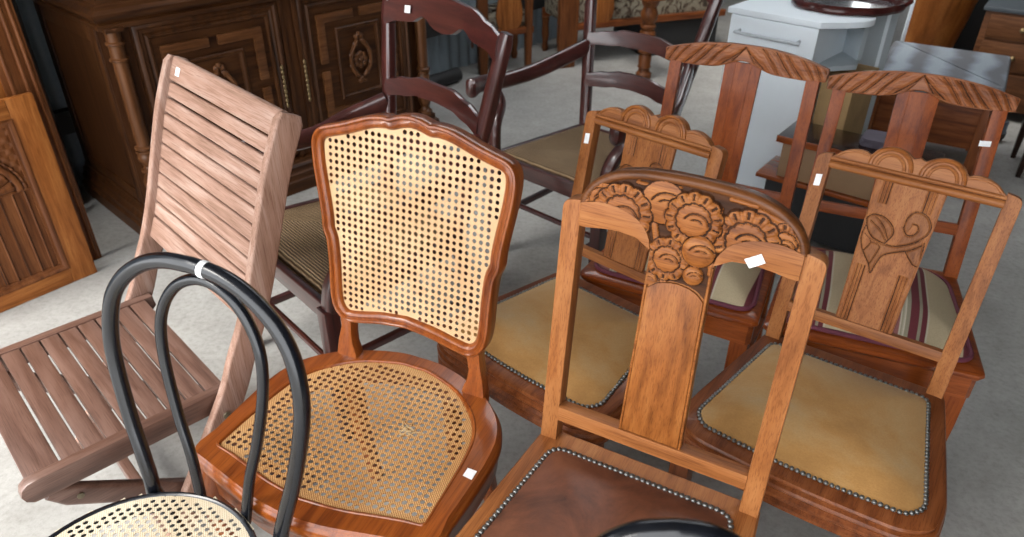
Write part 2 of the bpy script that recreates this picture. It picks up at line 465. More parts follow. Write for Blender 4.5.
def roundpoly(pts, r=.02, n=4):
    out = []; m = len(pts)
    for i in range(m):
        a, b, c = [Vector(pts[j % m]) for j in (i - 1, i, i + 1)]
        rr = r[i] if isinstance(r, (list, tuple)) else r
        if rr <= 0: out.append(tuple(b)); continue
        d1 = (a - b); d2 = (c - b); rr1 = min(rr, d1.length * .45, d2.length * .45)
        p = b + d1.normalized() * rr1; q = b + d2.normalized() * rr1
        for k in range(n + 1):
            t = k / n; out.append(tuple(p * (1 - t) ** 2 + b * 2 * t * (1 - t) + q * t * t))
    return out
def dens(poly, step=.02):
    out = []
    for i in range(len(poly)):
        a, b = poly[i], poly[(i + 1) % len(poly)]; L = math.dist(a, b); n = max(1, int(L / step))
        for k in range(n): out.append(tuple(a[j] + (b[j] - a[j]) * k / n for j in range(len(a))))
    return out

def radial(outline, n, c):
    """resample a star-shaped outline by angle so that two outlines loft cleanly"""
    out = []
    m = len(outline)
    for k in range(n):
        a = 2 * PI * k / n; dx, dy = math.cos(a), math.sin(a); best = None
        for i in range(m):
            x1, y1 = outline[i - 1][0] - c[0], outline[i - 1][1] - c[1]; x2, y2 = outline[i][0] - c[0], outline[i][1] - c[1]
            ex, ey = x2 - x1, y2 - y1; den = dx * ey - dy * ex
            if abs(den) < 1e-12: continue
            t = (x1 * ey - y1 * ex) / den; s = (x1 * dy - y1 * dx) / den
            if t > 0 and -1e-9 <= s <= 1 + 1e-9 and (best is None or t > best): best = t
        out.append((c[0] + dx * best, c[1] + dy * best))
    return out
def frame_loft(mb, inner, outer, prof, fn, n=120, c=(0, .2)):
    """ring between two outlines; prof = [(0..1 across, extra offset, height)]"""
    I = radial(inner, n, c); O = radial(outer, n, c); rings = []
    for k, e, h in prof:
        r = []
        for p, q in zip(I, O):
            dx, dy = q[0] - c[0], q[1] - c[1]; l = math.hypot(dx, dy)
            r.append(fn(p[0] + (q[0] - p[0]) * k + dx / l * e, p[1] + (q[1] - p[1]) * k + dy / l * e, h))
        rings.append(r)
    mb.loft(rings, cap=False, ringclosed=True)

def legs(root, front, back, mat, fz, w0=.042, w1=.028, bw=.034, splay=.07, ztop=None, slope=None):
    """front = [(a,b)], back = [(a,b)]: square tapering legs"""
    for a, b in front:
        m = MB(); m.loft([[(a + s * x / 2, -b + t * x / 2, z) for s, t in ((-1, -1), (1, -1), (1, 1), (-1, 1))] for x, z in ((w1, 0), (w0, fz * .75), (w0, fz))])
        m.build('leg', mat, root, bevel=.003)
    for a, b in back:
        m = MB(); m.sweep([(a, -b + splay, 0), (a, -b + splay * .45, fz * .4), (a, -b + .005, fz * .8), (a, -b, ztop or fz)], rrect(bw, bw, .003), ref=(0, 1, 0), scales=[.8, .92, 1, 1])
        m.build('leg', mat, root)

# ================================================================== leather-seated carved chair (front)
def carved_chair(X, Y, yaw, hs, ht, rake):
    r = empty('dining_chair', X, Y, 0, yaw, 'carved oak chair with brown leather seat and flowers carved in its crest', 'chair')
    BP = back_plane(hs, ht, rake); SP = seat_plane(hs)
    mz, mx, my = W(OAKL, 'z', key='golden_oak'), W(OAKL, 'x', key='golden_oak'), W(OAKL, 'y', key='golden_oak')
    mo = W(OAK, 'x', key='oak', rough=.32, coat=.15); mrim = W(RIM, 'x', key='rim_oak', rough=.34, coat=.1)
    for s in (-1, 1):
        m = MB(); o = roundpoly([(s * .182, -.03), (s * .216, -.03), (s * .216, .507), (s * .182, .513)], [0, 0, .022, .004], 5)
        m.prism(o, BP, -.032, .001); m.build('stile', mz, r, bevel=.0025)
    # crest rail
    top = [(0, .590), (.05, .5885), (.09, .5845), (.12, .577), (.145, .565), (.165, .549), (.178, .529), (.183, .505), (.182, .466)]
    bot = [(.165, .467), (.14, .4715), (.11, .474), (.08, .471), (.054, .461)]
    half = spline(top[:8], 4) + [top[8]] + spline(bot, 3)
    o = mirror([(a, t) for a, t in half]); 
    m = MB(); m.prism(dens(o, .01), BP, -.026, -.0015); m.build('crest_rail', mrim, r, bevel=.004)
    crest = bpy.context.scene.collection.objects[-1]
    # rounded rim
    rim = spline([(-.182, .512), (-.176, .530), (-.163, .548), (-.143, .563), (-.12, .574), (-.09, .5815), (-.05, .5855), (0, .587), (.05, .5855), (.09, .5815), (.12, .574), (.143, .563), (.163, .548), (.176, .530), (.182, .512)], 4)
    m = MB(); m.sweep([BP(a * .985, t - .005, -.008) for a, t in rim], [(.0095 * math.cos(k * PI / 6), .012 * math.sin(k * PI / 6)) for k in range(12)], ref=BP(0, 0, 1) - Vector(BP(0, 0, 0)) if False else tuple(Vector(BP(0, 0, 1)) - Vector(BP(0, 0, 0))))
    m.build('rim', mrim, crest)
    # plain lower panels
    arcp = [(.0525, .455), (.057, .474), (.068, .493), (.085, .506), (.105, .514), (.130, .518), (.155, .517), (.182, .510), (.1825, .467), (.165, .4675), (.14, .472), (.11, .4745), (.08, .4715)]
    for s in (-1, 1):
        up_ = spline([(s * a, t) for a, t in arcp[:8]], 4); lo_ = [(s * a, t) for a, t in arcp[8:]]
        m = MB(); m.prism(up_ + lo_, BP, -.004, .0045); m.build('side_panel', mx, crest, bevel=.0025).parent = crest
    # carving
    def shell(X, Z, H, MI, c, R, n, a0=0, h=.0075, lobes=.10):
        """scalloped half-rosette: rounded petals with a slit each, ringed centre with crescents"""
        d = np.hypot(X - c[0], Z - c[1]); th = np.arctan2(Z - c[1], X - c[0]) - a0
        cs_ = np.abs(np.cos(n * th / 2)); sn_ = np.abs(np.sin(n * th / 2))
        Rr = R * (1 - lobes + lobes * cs_ ** .5)
        q = d / Rr; inn = q < 1
        v = .0015 + h * np.clip((1 - q) * 6, 0, 1) ** .5 - .0015 * (sn_ > .93) * (q > .62)
        slit = (q > .67) & (q < .90) & (sn_ < .36)
        ring = (q > .55) & (q < .63)
        v = np.where(slit | ring, v - .0032, v)
        core = q < .56
        v = np.where(core, .0015 + h * (.75 + .45 * np.sqrt(np.clip(1 - (q / .56) ** 2, 0, 1))), v)
        e = np.hypot(X - c[0] - .10 * R, Z - c[1] + .16 * R) / R
        cr = ((np.abs(e - .42) < .036) | (np.abs(e - .22) < .036)) & core & (th + a0 > -.2) & (th + a0 < 3.2)
        v = np.where(cr, v - .0028, v)
        dk = slit | ring | cr | (q > .94)
        return np.where(inn, v, H), np.where(inn, np.where(dk, 0, 1), MI)
    def disc(X, Z, H, MI, c, R, h=.009, mark=True):
        d = np.hypot(X - c[0], Z - c[1]); q = d / R; inn = q < 1
        v = h * np.sqrt(np.clip(1 - q ** 2, 0, 1)) + .001; dk = q > .93
        if mark:
            th = np.arctan2(Z - c[1], X - c[0])
            e = np.hypot(X - c[0] - .22 * R, Z - c[1] + .30 * R) / R
            g = ((np.abs(e - .78) < .05) | (np.abs(e - .48) < .05)) & (th > .1) & (th < 3.3)
            v = np.where(g, v - .0028, v); dk = dk | g
        return np.where(inn, v, H), np.where(inn, np.where(dk, 0, 1), MI)
    def hf(X, Z):
        H = np.full(X.shape, -.0012); MI = np.zeros(X.shape, int)
        # leaf strokes filling the ground
        for (x0, z0, x1, z1, wg) in ((.150, .543, .176, .520, .006), (.128, .553, .170, .532, .006), (.105, .562, .150, .549, .005), (.06, .571, .10, .568, .004), (-.168, .522, -.150, .541, .005), (-.02, .571, -.05, .574, .003), (.046, .55, .05, .49, .006), (-.075, .565, -.09, .566, .003), (-.052, .50, -.046, .478, .006), (.048, .47, .050, .44, .005)):
            dd = np_dist([(x0, z0), (x1, z1)], X, Z); k = dd < wg
            H = np.where(k, .004 * np.sqrt(np.clip(1 - (dd / wg) ** 2, 0, 1)), H); MI = np.where(k & (dd < wg * .8), 1, MI)
        H, MI = shell(X, Z, H, MI, (.148, .518), .036, 9, .3, .004)
        H, MI = shell(X, Z, H, MI, (-.150, .524), .032, 8, .2, .004)
        H, MI = disc(X, Z, H, MI, (-.044, .541), .038, .006)
        H, MI = shell(X, Z, H, MI, (-.108, .508), .054, 13, .1, .007)
        H, MI = shell(X, Z, H, MI, (.094, .510), .054, 13, .2, .007)
        H, MI = shell(X, Z, H, MI, (-.050, .408), .036, 9, .5, .005)
        H, MI = shell(X, Z, H, MI, (-.022, .448), .040, 10, .9, .0065)
        H, MI = shell(X, Z, H, MI, (.010, .525), .049, 13, .25, .009)
        H, MI = disc(X, Z, H, MI, (.026, .474), .0285, .012)
        H, MI = disc(X, Z, H, MI, (.024, .430), .0175, .009)
        return H, MI
    lo = spline([(-.176, .512), (-.155, .518), (-.130, .519), (-.105, .515), (-.085, .507), (-.068, .494), (-.057, .475), (-.0515, .455), (-.050, .42), (-.0495, .392)], 3) + spline([(-.03, .404), (0, .409), (.03, .404), (.0495, .390)], 4) + spline([(.0515, .42), (.0525, .455), (.057, .475), (.068, .494), (.085, .507), (.105, .515), (.130, .519), (.155, .518), (.176, .512)], 3)
    hi = spline([(.170, .530), (.157, .546), (.138, .559), (.115, .5685), (.088, .5745), (.05, .5775), (0, .579), (-.05, .5775), (-.088, .5745), (-.115, .5685), (-.138, .559), (-.157, .546), (-.170, .530)], 3)
    ms = W(STAIN, 'x', key='matt_stained_oak', rough=.65); mg = W(OAK, 'x', key='carved_oak', rough=.38, coat=.05, grain=1.5)
    cv = relief('carving', lambda a, t, h: BP(a, t, h + .0005), -.18, .18, .385, .582, .00115, lo + hi, hf, [ms, mg], crest)
    # splat
    sp = [(-.0535, .47), (.0535, .47), (.0555, .3), (.0605, .06), (-.0605, .06), (-.0555, .3)]
    m = MB(); m.prism(sp, BP, -.020, -.004); s_o = m.build('splat', mo, r, bevel=.002)
    for s in (-1, 1):
        m = MB(); m.sweep([BP(s * .0510, .45, -.004), BP(s * .0525, .3, -.004), BP(s * .0575, .083, -.004)], rrect(.005, .009, .002), ref=tuple(Vector(BP(0, 0, 1)) - Vector(BP(0, 0, 0)))); m.build('bead', mo, s_o)
    pn = [(-.0545, .084)] + [(-.0485, .385)] + spline([(-.0485, .385), (-.03, .400), (0, .406), (.03, .400), (.0485, .385)], 4) + [(.0545, .084)]
    m = MB(); m.prism(pn, BP, -.005, .0005); m.build('raised_panel', W(OAK, 'z', key='oak', rough=.38, coat=.1), s_o, bevel=.002)
    m = MB(); m.prism([(-.183, .051), (.183, .051), (.183, .0825), (-.183, .0825)], BP, -.026, .003); m.build('lower_rail', mx, r, bevel=.002)
    # seat
    outer = roundpoly([(-.217, -.03), (.217, -.03), (.247, .43), (-.247, .43)], [.002, .002, .03, .03])
    inner = [(-.168, .028), (.168, .028), (.2, .385), (-.2, .385)]
    nail = roundpoly([(-.177, .020), (.177, .020), (.212, .395), (-.212, .395)], .03, 6)
    m = MB(); frame_loft(m, inner, dens(outer, .02), [(0, 0, -.02), (0, 0, .002), (.92, 0, .0), (1, 0, -.004), (1, 0, -.058), (.6, 0, -.058)], SP)
    m.build('seat_frame', my, r)
    pad = offset(nail, -.001); m = MB(); dome(m, dens(pad, .02), .020, SP, edge=.004); m.build('seat_pad', M_leather, r)
    nails(r, nail, lambda a, b, h: SP(a, b, .0045), .0056, .0108)
    legs(r, [(-.222, .405), (.222, .405)], [(-.199, -.016), (.199, -.016)], mz, hs - .058)
    m = MB(); m.box(-.2, .2, .012, .028, .30, .325); m.build('stretcher', mx, r, bevel=.002)
    # tag on the right panel
    px = lambda a, t: BP(a, t, .0056)
    sticker(r, [px(.098, .482), px(.121, .497), px(.130, .484), px(.108, .469)])
    return r
carved_chair(.2501, .9763, -28.2, .4583, 1.0025, .0641)

# ================================================================== shell-crested velvet chairs
def shell_chair(X, Y, yaw, hs, ht, rake, label, tags, wt=.197, wb=.193):
    r = empty('dining_chair', X, Y, 0, yaw, label, 'chair', 'oak chairs with shell crests and gold velvet seats')
    BP = back_plane(hs, ht, rake); SP = seat_plane(hs); nv = tuple(Vector(BP(0, 0, 1)) - Vector(BP(0, 0, 0)))
    P = dict(key='shell_oak', rough=.36, coat=.15)
    mz, mx, my = W(OAKR, 'z', **P), W(OAKL, 'x', key='golden_oak'), W(OAKR, 'y', **P)
    mzl = W(OAKL, 'z', key='golden_oak')
    for s in (-1, 1):
        m = MB(); o = roundpoly([(s * (wb - .033), -.03), (s * wb, -.03), (s * wt, .446), (s * (wt - .03), .452)], [0, 0, .020, .003], 5)
        m.prism(o, BP, -.030, .0); m.build('stile', mzl, r, bevel=.003)
    k = (wt - .03) / .167
    half = [(0, .482), (.010, .477), (.018, .481), (.032, .4885), (.050, .4915), (.068, .4885), (.084, .479), (.093, .4665), (.103, .4705), (.120, .4715), (.138, .4670), (.152, .459), (.160, .451), (.167, .446)]
    o = mirror([(a * k, t) for a, t in spline(half, 3)] + [(.167 * k, .421)])
    m = MB(); m.prism(o, BP, -.024, -.003); cr = m.build('crest_rail', mx, r, bevel=.003)
    for t, rr, of in ((.4285, .0085, -.003), (.442, .004, 0.0)):
        m = MB(); m.sweep([BP(-.168 * k, t, of), BP(.168 * k, t, of)], [(rr * math.cos(q * PI / 8), rr * math.sin(q * PI / 8)) for q in range(16)], ref=nv); m.build('bead', mx, cr).parent = cr
    for cx in (-.05, .05):          # twin shells: raised arcs
        for j, (ra, rb, rr) in enumerate(((.040, .0405, .0048), (.027, .028, .0038))):
            arc = [(cx * k + ra * k * math.cos(q * PI / 14), .4475 + rb * math.sin(q * PI / 14)) for q in range(15)]
            m = MB(); m.tube([BP(a, t, -.003) for a, t in arc], rr, 8)
            m.build('shell_arc', W(OAK, 'x', key='oak', rough=.32, coat=.15) if j == 0 else mx, cr)
    for s in (-1, 1):
        arc = spline([(s * .094 * k, .463), (s * .12 * k, .467), (s * .145 * k, .460), (s * .158 * k, .449)], 3)
        m = MB(); m.tube([BP(a, t, -.003) for a, t in arc], .003, 8); m.build('shell_arc', mx, cr)
    # splat with reeded sides and carved leaf
    sp = [(-.069, .425), (.069, .425), (.060, .09), (-.060, .09)]
    m = MB(); m.prism(sp, BP, -.018, -.0065); s_o = m.build('splat', mzl, r, bevel=.002)
    L1 = spline([(-.063, .334), (-.052, .345), (-.032, .345), (-.012, .333), (-.003, .316), (-.008, .300), (-.012, .292)], 4)
    L2 = spline([(-.063, .334), (-.055, .312), (-.039, .295), (-.012, .289), (.009, .290), (.030, .300), (.045, .312), (.059, .330), (.061, .348), (.050, .366), (.034, .373), (.020, .368), (.012, .350), (.013, .330), (.022, .320), (.033, .322), (.039, .333), (.036, .343), (.028, .345)], 4)
    L3 = spline([(-.060, .318), (-.062, .290), (-.050, .262), (-.030, .236), (-.022, .218), (-.017, .240), (-.010, .262), (.010, .276), (.035, .288), (.055, .305)], 4)
    L4 = spline([(.030, .284), (.050, .262), (.066, .262), (.062, .290), (.059, .312)], 3)
    L5 = spline([(-.052, .330), (-.030, .316), (-.012, .296)], 4); L6 = spline([(-.045, .341), (-.025, .325), (-.010, .30)], 4); L7 = spline([(-.057, .300), (-.040, .285), (-.050, .262)], 3); L8 = spline([(-.04, .285), (-.02, .28), (-.03, .236)], 3)
    def hf(X, Z):
        wd = .060 + (Z - .09) * .0269
        u = X / wd
        H = np.zeros(X.shape); MI = np.ones(X.shape, int)
        au = np.abs(u) * wd
        leaf = (Z > .232) & (Z < .372) & (au < .070)
        g = np.minimum(np.abs(au - .036), np.minimum(np.abs(au - .043), np.abs(au - .050)))
        vtop = ((np.abs(au - (.018 + .3 * np.abs(Z - .40))) < .0012) & (Z > .345)) 
        depth = np.where((g < .0030), -.0026 * np.cos(g / .0030 * PI / 2), 0)
        fade = np.where(leaf, 0., 1.)
        H = H + depth * fade
        MI = np.where((g < .0007) & (fade > 0), 0, MI)
        # leaf body raised, its shading put into a darker oak colour
        poly = L2[:60] + []
        body = np_inside(L1 + L2[:13][::-1], X, Z) | np_inside(L2[16:], X, Z) | np_inside(L2[8:28] + L3[8:][::-1], X, Z) | np_inside(L4 + [(.03, .284)], X, Z)
        H = np.where(body, .0012, H); MI = np.where(body, 2, MI)
        for ln, wg in ((L1, .0017), (L2, .0017), (L3, .0017), (L4, .0016), (L5, .0011), (L6, .0011), (L7, .0010), (L8, .0010)):
            d = np_dist(ln, X, Z)
            H = np.where(d < wg * 1.6, np.minimum(H, -.0022 * (1 - d / (wg * 1.6))), H); MI = np.where(d < wg * .65, 0, MI)
        H = np.where(np.abs(u) > .96, -.003, H)
        return H, MI
    ms = W(STAIN, 'z', key='dark_stained_oak', rough=.45)
    relief('carving', lambda a, t, h: BP(a, t, h - .004), -.069, .069, .092, .421, .0012, sp, hf, [ms, mzl, W(LEAF_SHADE, 'z', key='leaf_shaded_oak', rough=.42)], s_o)
    m = MB(); m.prism([(-wb + .03, .076), (wb - .03, .076), (wb - .03, .100), (-wb + .03, .100)], BP, -.024, .001); m.build('lower_rail', mx, r, bevel=.002)
    outer = dens(roundpoly([(-wb - .004, -.03), (wb + .004, -.03), (.252, .30), (.247, .385), (.20, .418), (0, .430), (-.20, .418), (-.247, .385), (-.252, .30)], [.002, .002, .03, .02, .04, .2, .04, .02, .03], 5), .02)
    inner = [(-.165, .03), (.165, .03), (.21, .355), (-.21, .355)]
    nail = roundpoly([(-.169, .022), (.169, .022), (.219, .345), (.195, .378), (0, .392), (-.195, .378), (-.219, .345)], [.02, .02, .02, .03, .15, .03, .02], 6)
    m = MB(); frame_loft(m, inner, outer, [(0, 0, -.02), (0, 0, .002), (.75, 0, .0), (.9, 0, -.003), (1, -.005, -.008), (1, -.006, -.012), (1, .001, -.015), (1, .004, -.021), (1, -.001, -.027), (1, -.001, -.030), (1, .006, -.034), (1, .007, -.040), (1, .001, -.046), (1, .001, -.049), (1, .008, -.053), (1, .008, -.063), (.9, 0, -.070), (.6, 0, -.070)], SP)
    m.build('seat_frame', my, r)
    m = MB(); dome(m, dens(offset(nail, -.001), .02), .036, SP, rings=9, edge=.004); m.build('seat_pad', M_velvet, r)
    nails(r, nail, lambda a, b, h: SP(a, b, .0045), .0050, .0106)
    legs(r, [(-.222, .375), (.222, .375)], [(-wb + .016, -.015), (wb - .016, -.015)], mz, hs - .068, splay=.01)
    if tags:
        q = lambda a, t: BP(a, t, .0012)
        a0, t0 = tags; a1, t1 = a0 + .013, t0 + .026
        sticker(r, [q(a0, t0), q(a1, t0 + .002), q(a1, t1 + .002), q(a0, t1)])
    return r
shell_chair(.7684, 1.3033, -35.1, .4556, .9242, .1283, 'oak chair with gold velvet seat, its shell crest standing right of the carved flower chair', (-.188, .375))
shell_chair(.2613, 1.5708, -42.3, .4507, .9362, .1068, 'oak chair with gold velvet seat half hidden behind the carved flower chair', (-.180, .365), wt=.190, wb=.187)

# ================================================================== striped chairs with drapery crests
def striped_chair(X, Y, yaw, hs, ht, rake, label, h, stick=None, wt=.208, wb=.200):
    r = empty('dining_chair', X, Y, 0, yaw, label, 'chair', 'chairs with striped seats and drapery crests')
    BP = back_plane(hs, ht, rake); SP = seat_plane(hs)
    P = dict(key='red_wood', rough=.42, coat=.08)
    mz, mx, my = W(RED, 'z', **P), W(RED, 'x', **P), W(RED, 'y', **P)
    for s in (-1, 1):
        m = MB(); m.prism([(s * (wb - .02), -.03), (s * (wb + .014), -.03), (s * (wt - .002), h + .01), (s * (wt - .036), h + .01)], BP, -.028, .0); m.build('stile', mz, r, bevel=.002)
    top = [(0, h + .068), (.05, h + .067), (.10, h + .062), (.15, h + .054), (.19, h + .044), (.224, h + .034)]
    bot = [(.222, h + .000), (.18, h - .003), (.14, h - .003), (.105, h - .002), (.075, h + .001), (.050, h + .009), (.028, h + .018), (.012, h + .023), (0, h + .024)]
    o = mirror(spline(top, 3) + spline(bot, 3)[:-1] + [bot[-1]])
    mc = W(CREST, 'x', key='crest_wood', rough=.4, coat=.12)
    m = MB(); m.prism(o, BP, -.030, -.001); cr = m.build('crest_rail', mc, r, bevel=.003)
    def hf(X, Z):
        A = np.abs(X); T = Z - h
        ph = A * 1.0 + (T - .06) * 1.15           # folds fall away from the centre peak
        wob = .004 * np.sin(A * 55 + 1.3) + .003 * np.sin(T * 90 + A * 130)
        ph = A * .80 + (T - .06) * 1.0 + 1.5 * A * A + wob
        q = (ph / .036) % 1.0                      # broad swooping leaf folds
        H = .0002 + .0058 * np.sin(np.clip(q, 0, 1) * PI) ** .55; MI = np.where((q < .055) | (q > .955), 0, 1)
        v = np.abs((ph / .036 * 3 + .2 * np.sin(A * 200)) % 1.0 - .5); H = H - .0010 * (v < .10); MI = np.where((v < .045) & (np.sin(A * 61 + T * 50) > -.2), 0, MI)
        pk = (A < .030 - (.058 - T) * .0) & (T < .058 - A * 1.3)
        d = np.hypot(X, (T - .018) * 1.1)
        H = np.where(pk, .001 + .002 * np.clip(1 - d / .02, 0, 1), H); MI = np.where(pk, 1, MI)
        ln = np.abs(T - (.060 - A * 1.3)); e = (ln < .0022) & (A < .034); H = np.where(e, -.001, H); MI = np.where(e, 0, MI)
        cen = (A < .0015) & (T > .058); MI = np.where(cen, 0, MI)
        return H, MI
    oi = offset(o, -.0028)
    relief('carving', lambda a, t, hh: BP(a, t, hh), -.225, .225, h - .006, h + .072, .0013, oi, hf, [W(STAIN, 'x', key='dark_stained_oak', rough=.45), mc], cr)
    m = MB(); m.prism([(-.050, h + .02), (.050, h + .02), (.046, .13), (-.046, .13)], BP, -.020, -.006); s_o = m.build('splat', mz, r, bevel=.002)
    for s in (-1, 1):
        m = MB(); m.prism([(s * .020, h + .02), (s * .024, h + .02), (s * .022, .13), (s * .018, .13)], BP, -.0075, -.0045); m.build('fillet', mz, s_o, bevel=.001)
    m = MB(); m.prism([(-wb + .018, .110), (wb - .018, .110), (wb - .018, .140), (-wb + .018, .140)], BP, -.022, -.002); m.build('lower_rail', mx, r, bevel=.002)
    outer = dens(roundpoly([(-wb - .012, -.03), (wb + .012, -.03), (.243, .43), (-.243, .43)], [.004, .004, .02, .02], 5), .02)
    inner = [(-.15, .05), (.15, .05), (.18, .36), (-.18, .36)]
    m = MB(); frame_loft(m, inner, outer, [(0, 0, -.03), (0, 0, -.004), (.9, 0, -.004), (1, .0, -.008), (1, .002, -.016), (1, -.002, -.022), (1, -.012, -.024), (1, -.012, -.085), (.8, -.012, -.085)], SP)
    m.build('seat_frame', W(RED, 'x', key='glossy_red_wood', rough=.3, coat=.5), r)
    pad = dens(roundpoly([(-.180, .010), (.180, .010), (.217, .398), (-.217, .398)], [.07, .07, .05, .05], 7), .02)
    m = MB(); dome(m, pad, .068, SP, rings=10, p=3.0, edge=.002)
    pd = m.build('seat_pad', M_stripe, r)
    m = MB(); m.tube([SP(a, b, .003) for a, b in offset(pad, .002)], .006, 8, closed=True); m.build('piping', plain('maroon_piping', (.13, .025, .045), .7), pd).parent = pd
    legs(r, [(-.205, .39), (.205, .39)], [(-wb + .004, -.014), (wb - .004, -.014)], mz, hs - .08, w0=.046, w1=.032)
    for s in (-1, 1):
        m = MB(); m.box(s * .205 - .009, s * .205 + .009, -.38, .0, .16, .185); m.build('stretcher', my, r, bevel=.002)
    if stick:
        q = lambda a, t: BP(a, t, .0012); a0, t0 = stick
        sticker(r, [q(a0, t0), q(a0 + .026, t0 + .002), q(a0 + .026, t0 + .016), q(a0, t0 + .014)])
    return r
striped_chair(.598, 1.957, -28.4, .457, .933, .08, 'reddish chair with striped seat and leaf-carved crest in front of the white drawer unit', .461)
striped_chair(1.008, 1.756, -23, .459, .921, .104, 'reddish chair with striped seat and leaf-carved crest in front of the grey cushioned stool', .443, (.165, .350))

# ================================================================== cane-backed chair
def cane_chair(X, Y, yaw, hs, ht, rake):
    r = empty('dining_chair', X, Y, 0, yaw, 'honey brown chair with scalloped cane back and torn cane seat', 'chair')
    BP = back_plane(hs, ht, rake); SP = seat_plane(hs); sh = -.004
    P = dict(key='honey_walnut', rough=.30, coat=.45, blotch=.5, spec=.3)
    mz, mx = W(CANEW, 'z', **P), W(CANEW, 'x', **P)
    half = [(0, .571), (.02, .5685), (.036, .5635), (.046, .5605), (.060, .5615), (.09, .557), (.12, .547), (.15, .536), (.18, .527), (.205, .519), (.221, .506), (.2285, .484), (.2275, .45), (.222, .41), (.215, .37), (.209, .33), (.207, .300), (.198, .275), (.1935, .22), (.192, .165), (.186, .125), (.170, .102), (.147, .0925), (.11, .098), (.06, .109), (0, .116)]
    o = [(a + sh, t) for a, t in mirror(spline(half, 4))]
    o2 = [o[0]]
    for p in o[1:]:
        if math.dist(p, o2[-1]) > .001: o2.append(p)
    o = o2
    m = MB(); prof = [(0, -.028), (.001, -.010), (0, .002), (-.0025, .0065), (-.006, .0075), (-.009, .005), (-.0105, .0015), (-.013, .0025), (-.017, .0055), (-.021, .004), (-.024, .000), (-.026, -.004), (-.026, -.020), (-.022, -.028)]
    ringprof(m, o, prof, BP); m.build('back_frame', mz, r)
    bf = C.objects[-1]
    cane_mesh('cane_back', offset(o, -.0235), lambda a, t, h: BP(a, t, h - .006), .0145, .0047, M_cane, r, margin=.006)
    for s in (-1, 1):
        out_ = [(.186, .135), (.172, .104), (.172, .075), (.180, .04), (.187, -.01), (.187, -.05), (.132, -.05), (.130, -.01), (.135, .015), (.143, .035), (.146, .06), (.142, .097), (.155, .12)]
        m = MB(); m.prism([(s * a + sh * (t > .08), t) for a, t in out_], BP, -.030, .0); m.build('back_post', mz, r, bevel=.004)
    outer = mirror(spline([(0, -.068), (.05, -.066), (.115, -.047), (.185, -.012), (.236, .035), (.263, .090), (.271, .15), (.270, .23), (.266, .30)], 4) + spline([(.272, .343), (.262, .364), (.225, .374), (.15, .392), (.07, .410), (0, .416)], 4))
    inner = mirror(spline([(0, -.028), (.04, -.026), (.12, .004), (.175, .050), (.208, .10), (.221, .16), (.226, .24), (.229, .325)], 4) + spline([(.226, .330), (.19, .334), (.14, .345), (.08, .359), (0, .368)], 4))
    mm = W(CANEW, 'y', **P)
    m = MB(); frame_loft(m, inner, outer, [(0, 0, -.016), (0, 0, -.001), (0, .002, .0022), (.12, 0, .003), (.16, 0, .0012), (.9, 0, .001), (1, -.003, -.0015), (1, -.001, -.005), (1, -.003, -.008), (1, .001, -.012), (1, .005, -.020), (1, .005, -.030), (1, .0, -.042), (1, -.004, -.048), (1, -.004, -.085), (.6, 0, -.085)], SP, n=180, c=(0, .17))
    m.build('seat_frame', mm, r)
    ctr = (0, .17)
    def sag(a, b, h=0):
        d = math.hypot(a / .22, (b - .17) / .19); return SP(a, b, -.003 - .010 * max(0, 1 - d * d))
    cane_mesh('cane_seat', inner, sag, .0145, .0050, M_caneseat, r, margin=.010, skip=lambda x, y: math.hypot(x - .085, y - .135) < .017)
    # snapped strands over the worn hole
    m = MB()
    for k in range(16):
        a0 = random.uniform(0, 2 * PI); l = random.uniform(.008, .019); cx, cy = .085 + random.gauss(0, .011), .135 + random.gauss(0, .009)
        p = [(cx - l * math.cos(a0), cy - l * math.sin(a0)), (cx, cy), (cx + l * math.cos(a0 + .4), cy + l * math.sin(a0 + .4))]
        m.tube([Vector(sag(*p[0])) + Vector((0, 0, .001)), Vector(sag(*p[1])) + Vector((0, 0, .005)), Vector(sag(*p[2])) + Vector((0, 0, .002))], .0007, 5)
    m.build('broken_strands', plain('pale_cane', (.52, .36, .18), .6), r)
    for s in (-1, 1):
        m = MB(); path = spline([(s * .226, -.346, hs - .035), (s * .238, -.358, hs - .10), (s * .234, -.352, .25), (s * .230, -.343, .12), (s * .228, -.345, .04), (s * .236, -.356, .0)], 4)
        R = [.034, .034, .034, .034, .034, .033, .032, .030, .027, .024, .022, .020, .018, .0165, .0155, .015, .0145, .0145, .016, .019, .021][:len(path)]
        R += [.02] * (len(path) - len(R)); m.tube(path, R, 14); m.build('leg', mz, r)
        m = MB(); m.sweep([(s * .178, .075, 0), (s * .172, .035, .2), (s * .162, .012, .40), (s * .160, .012, hs)], rrect(.038, .036, .006), ref=(0, 1, 0), scales=[.75, .9, 1, 1]); m.build('leg', mz, r)
    sticker(r, [SP(.243, .185, .0028), SP(.262, .185, .0022), SP(.262, .207, .0022), SP(.243, .205, .0028)])
    return r
cane_chair(-.228, 1.238, -23.9, .474, 1.011, .090)

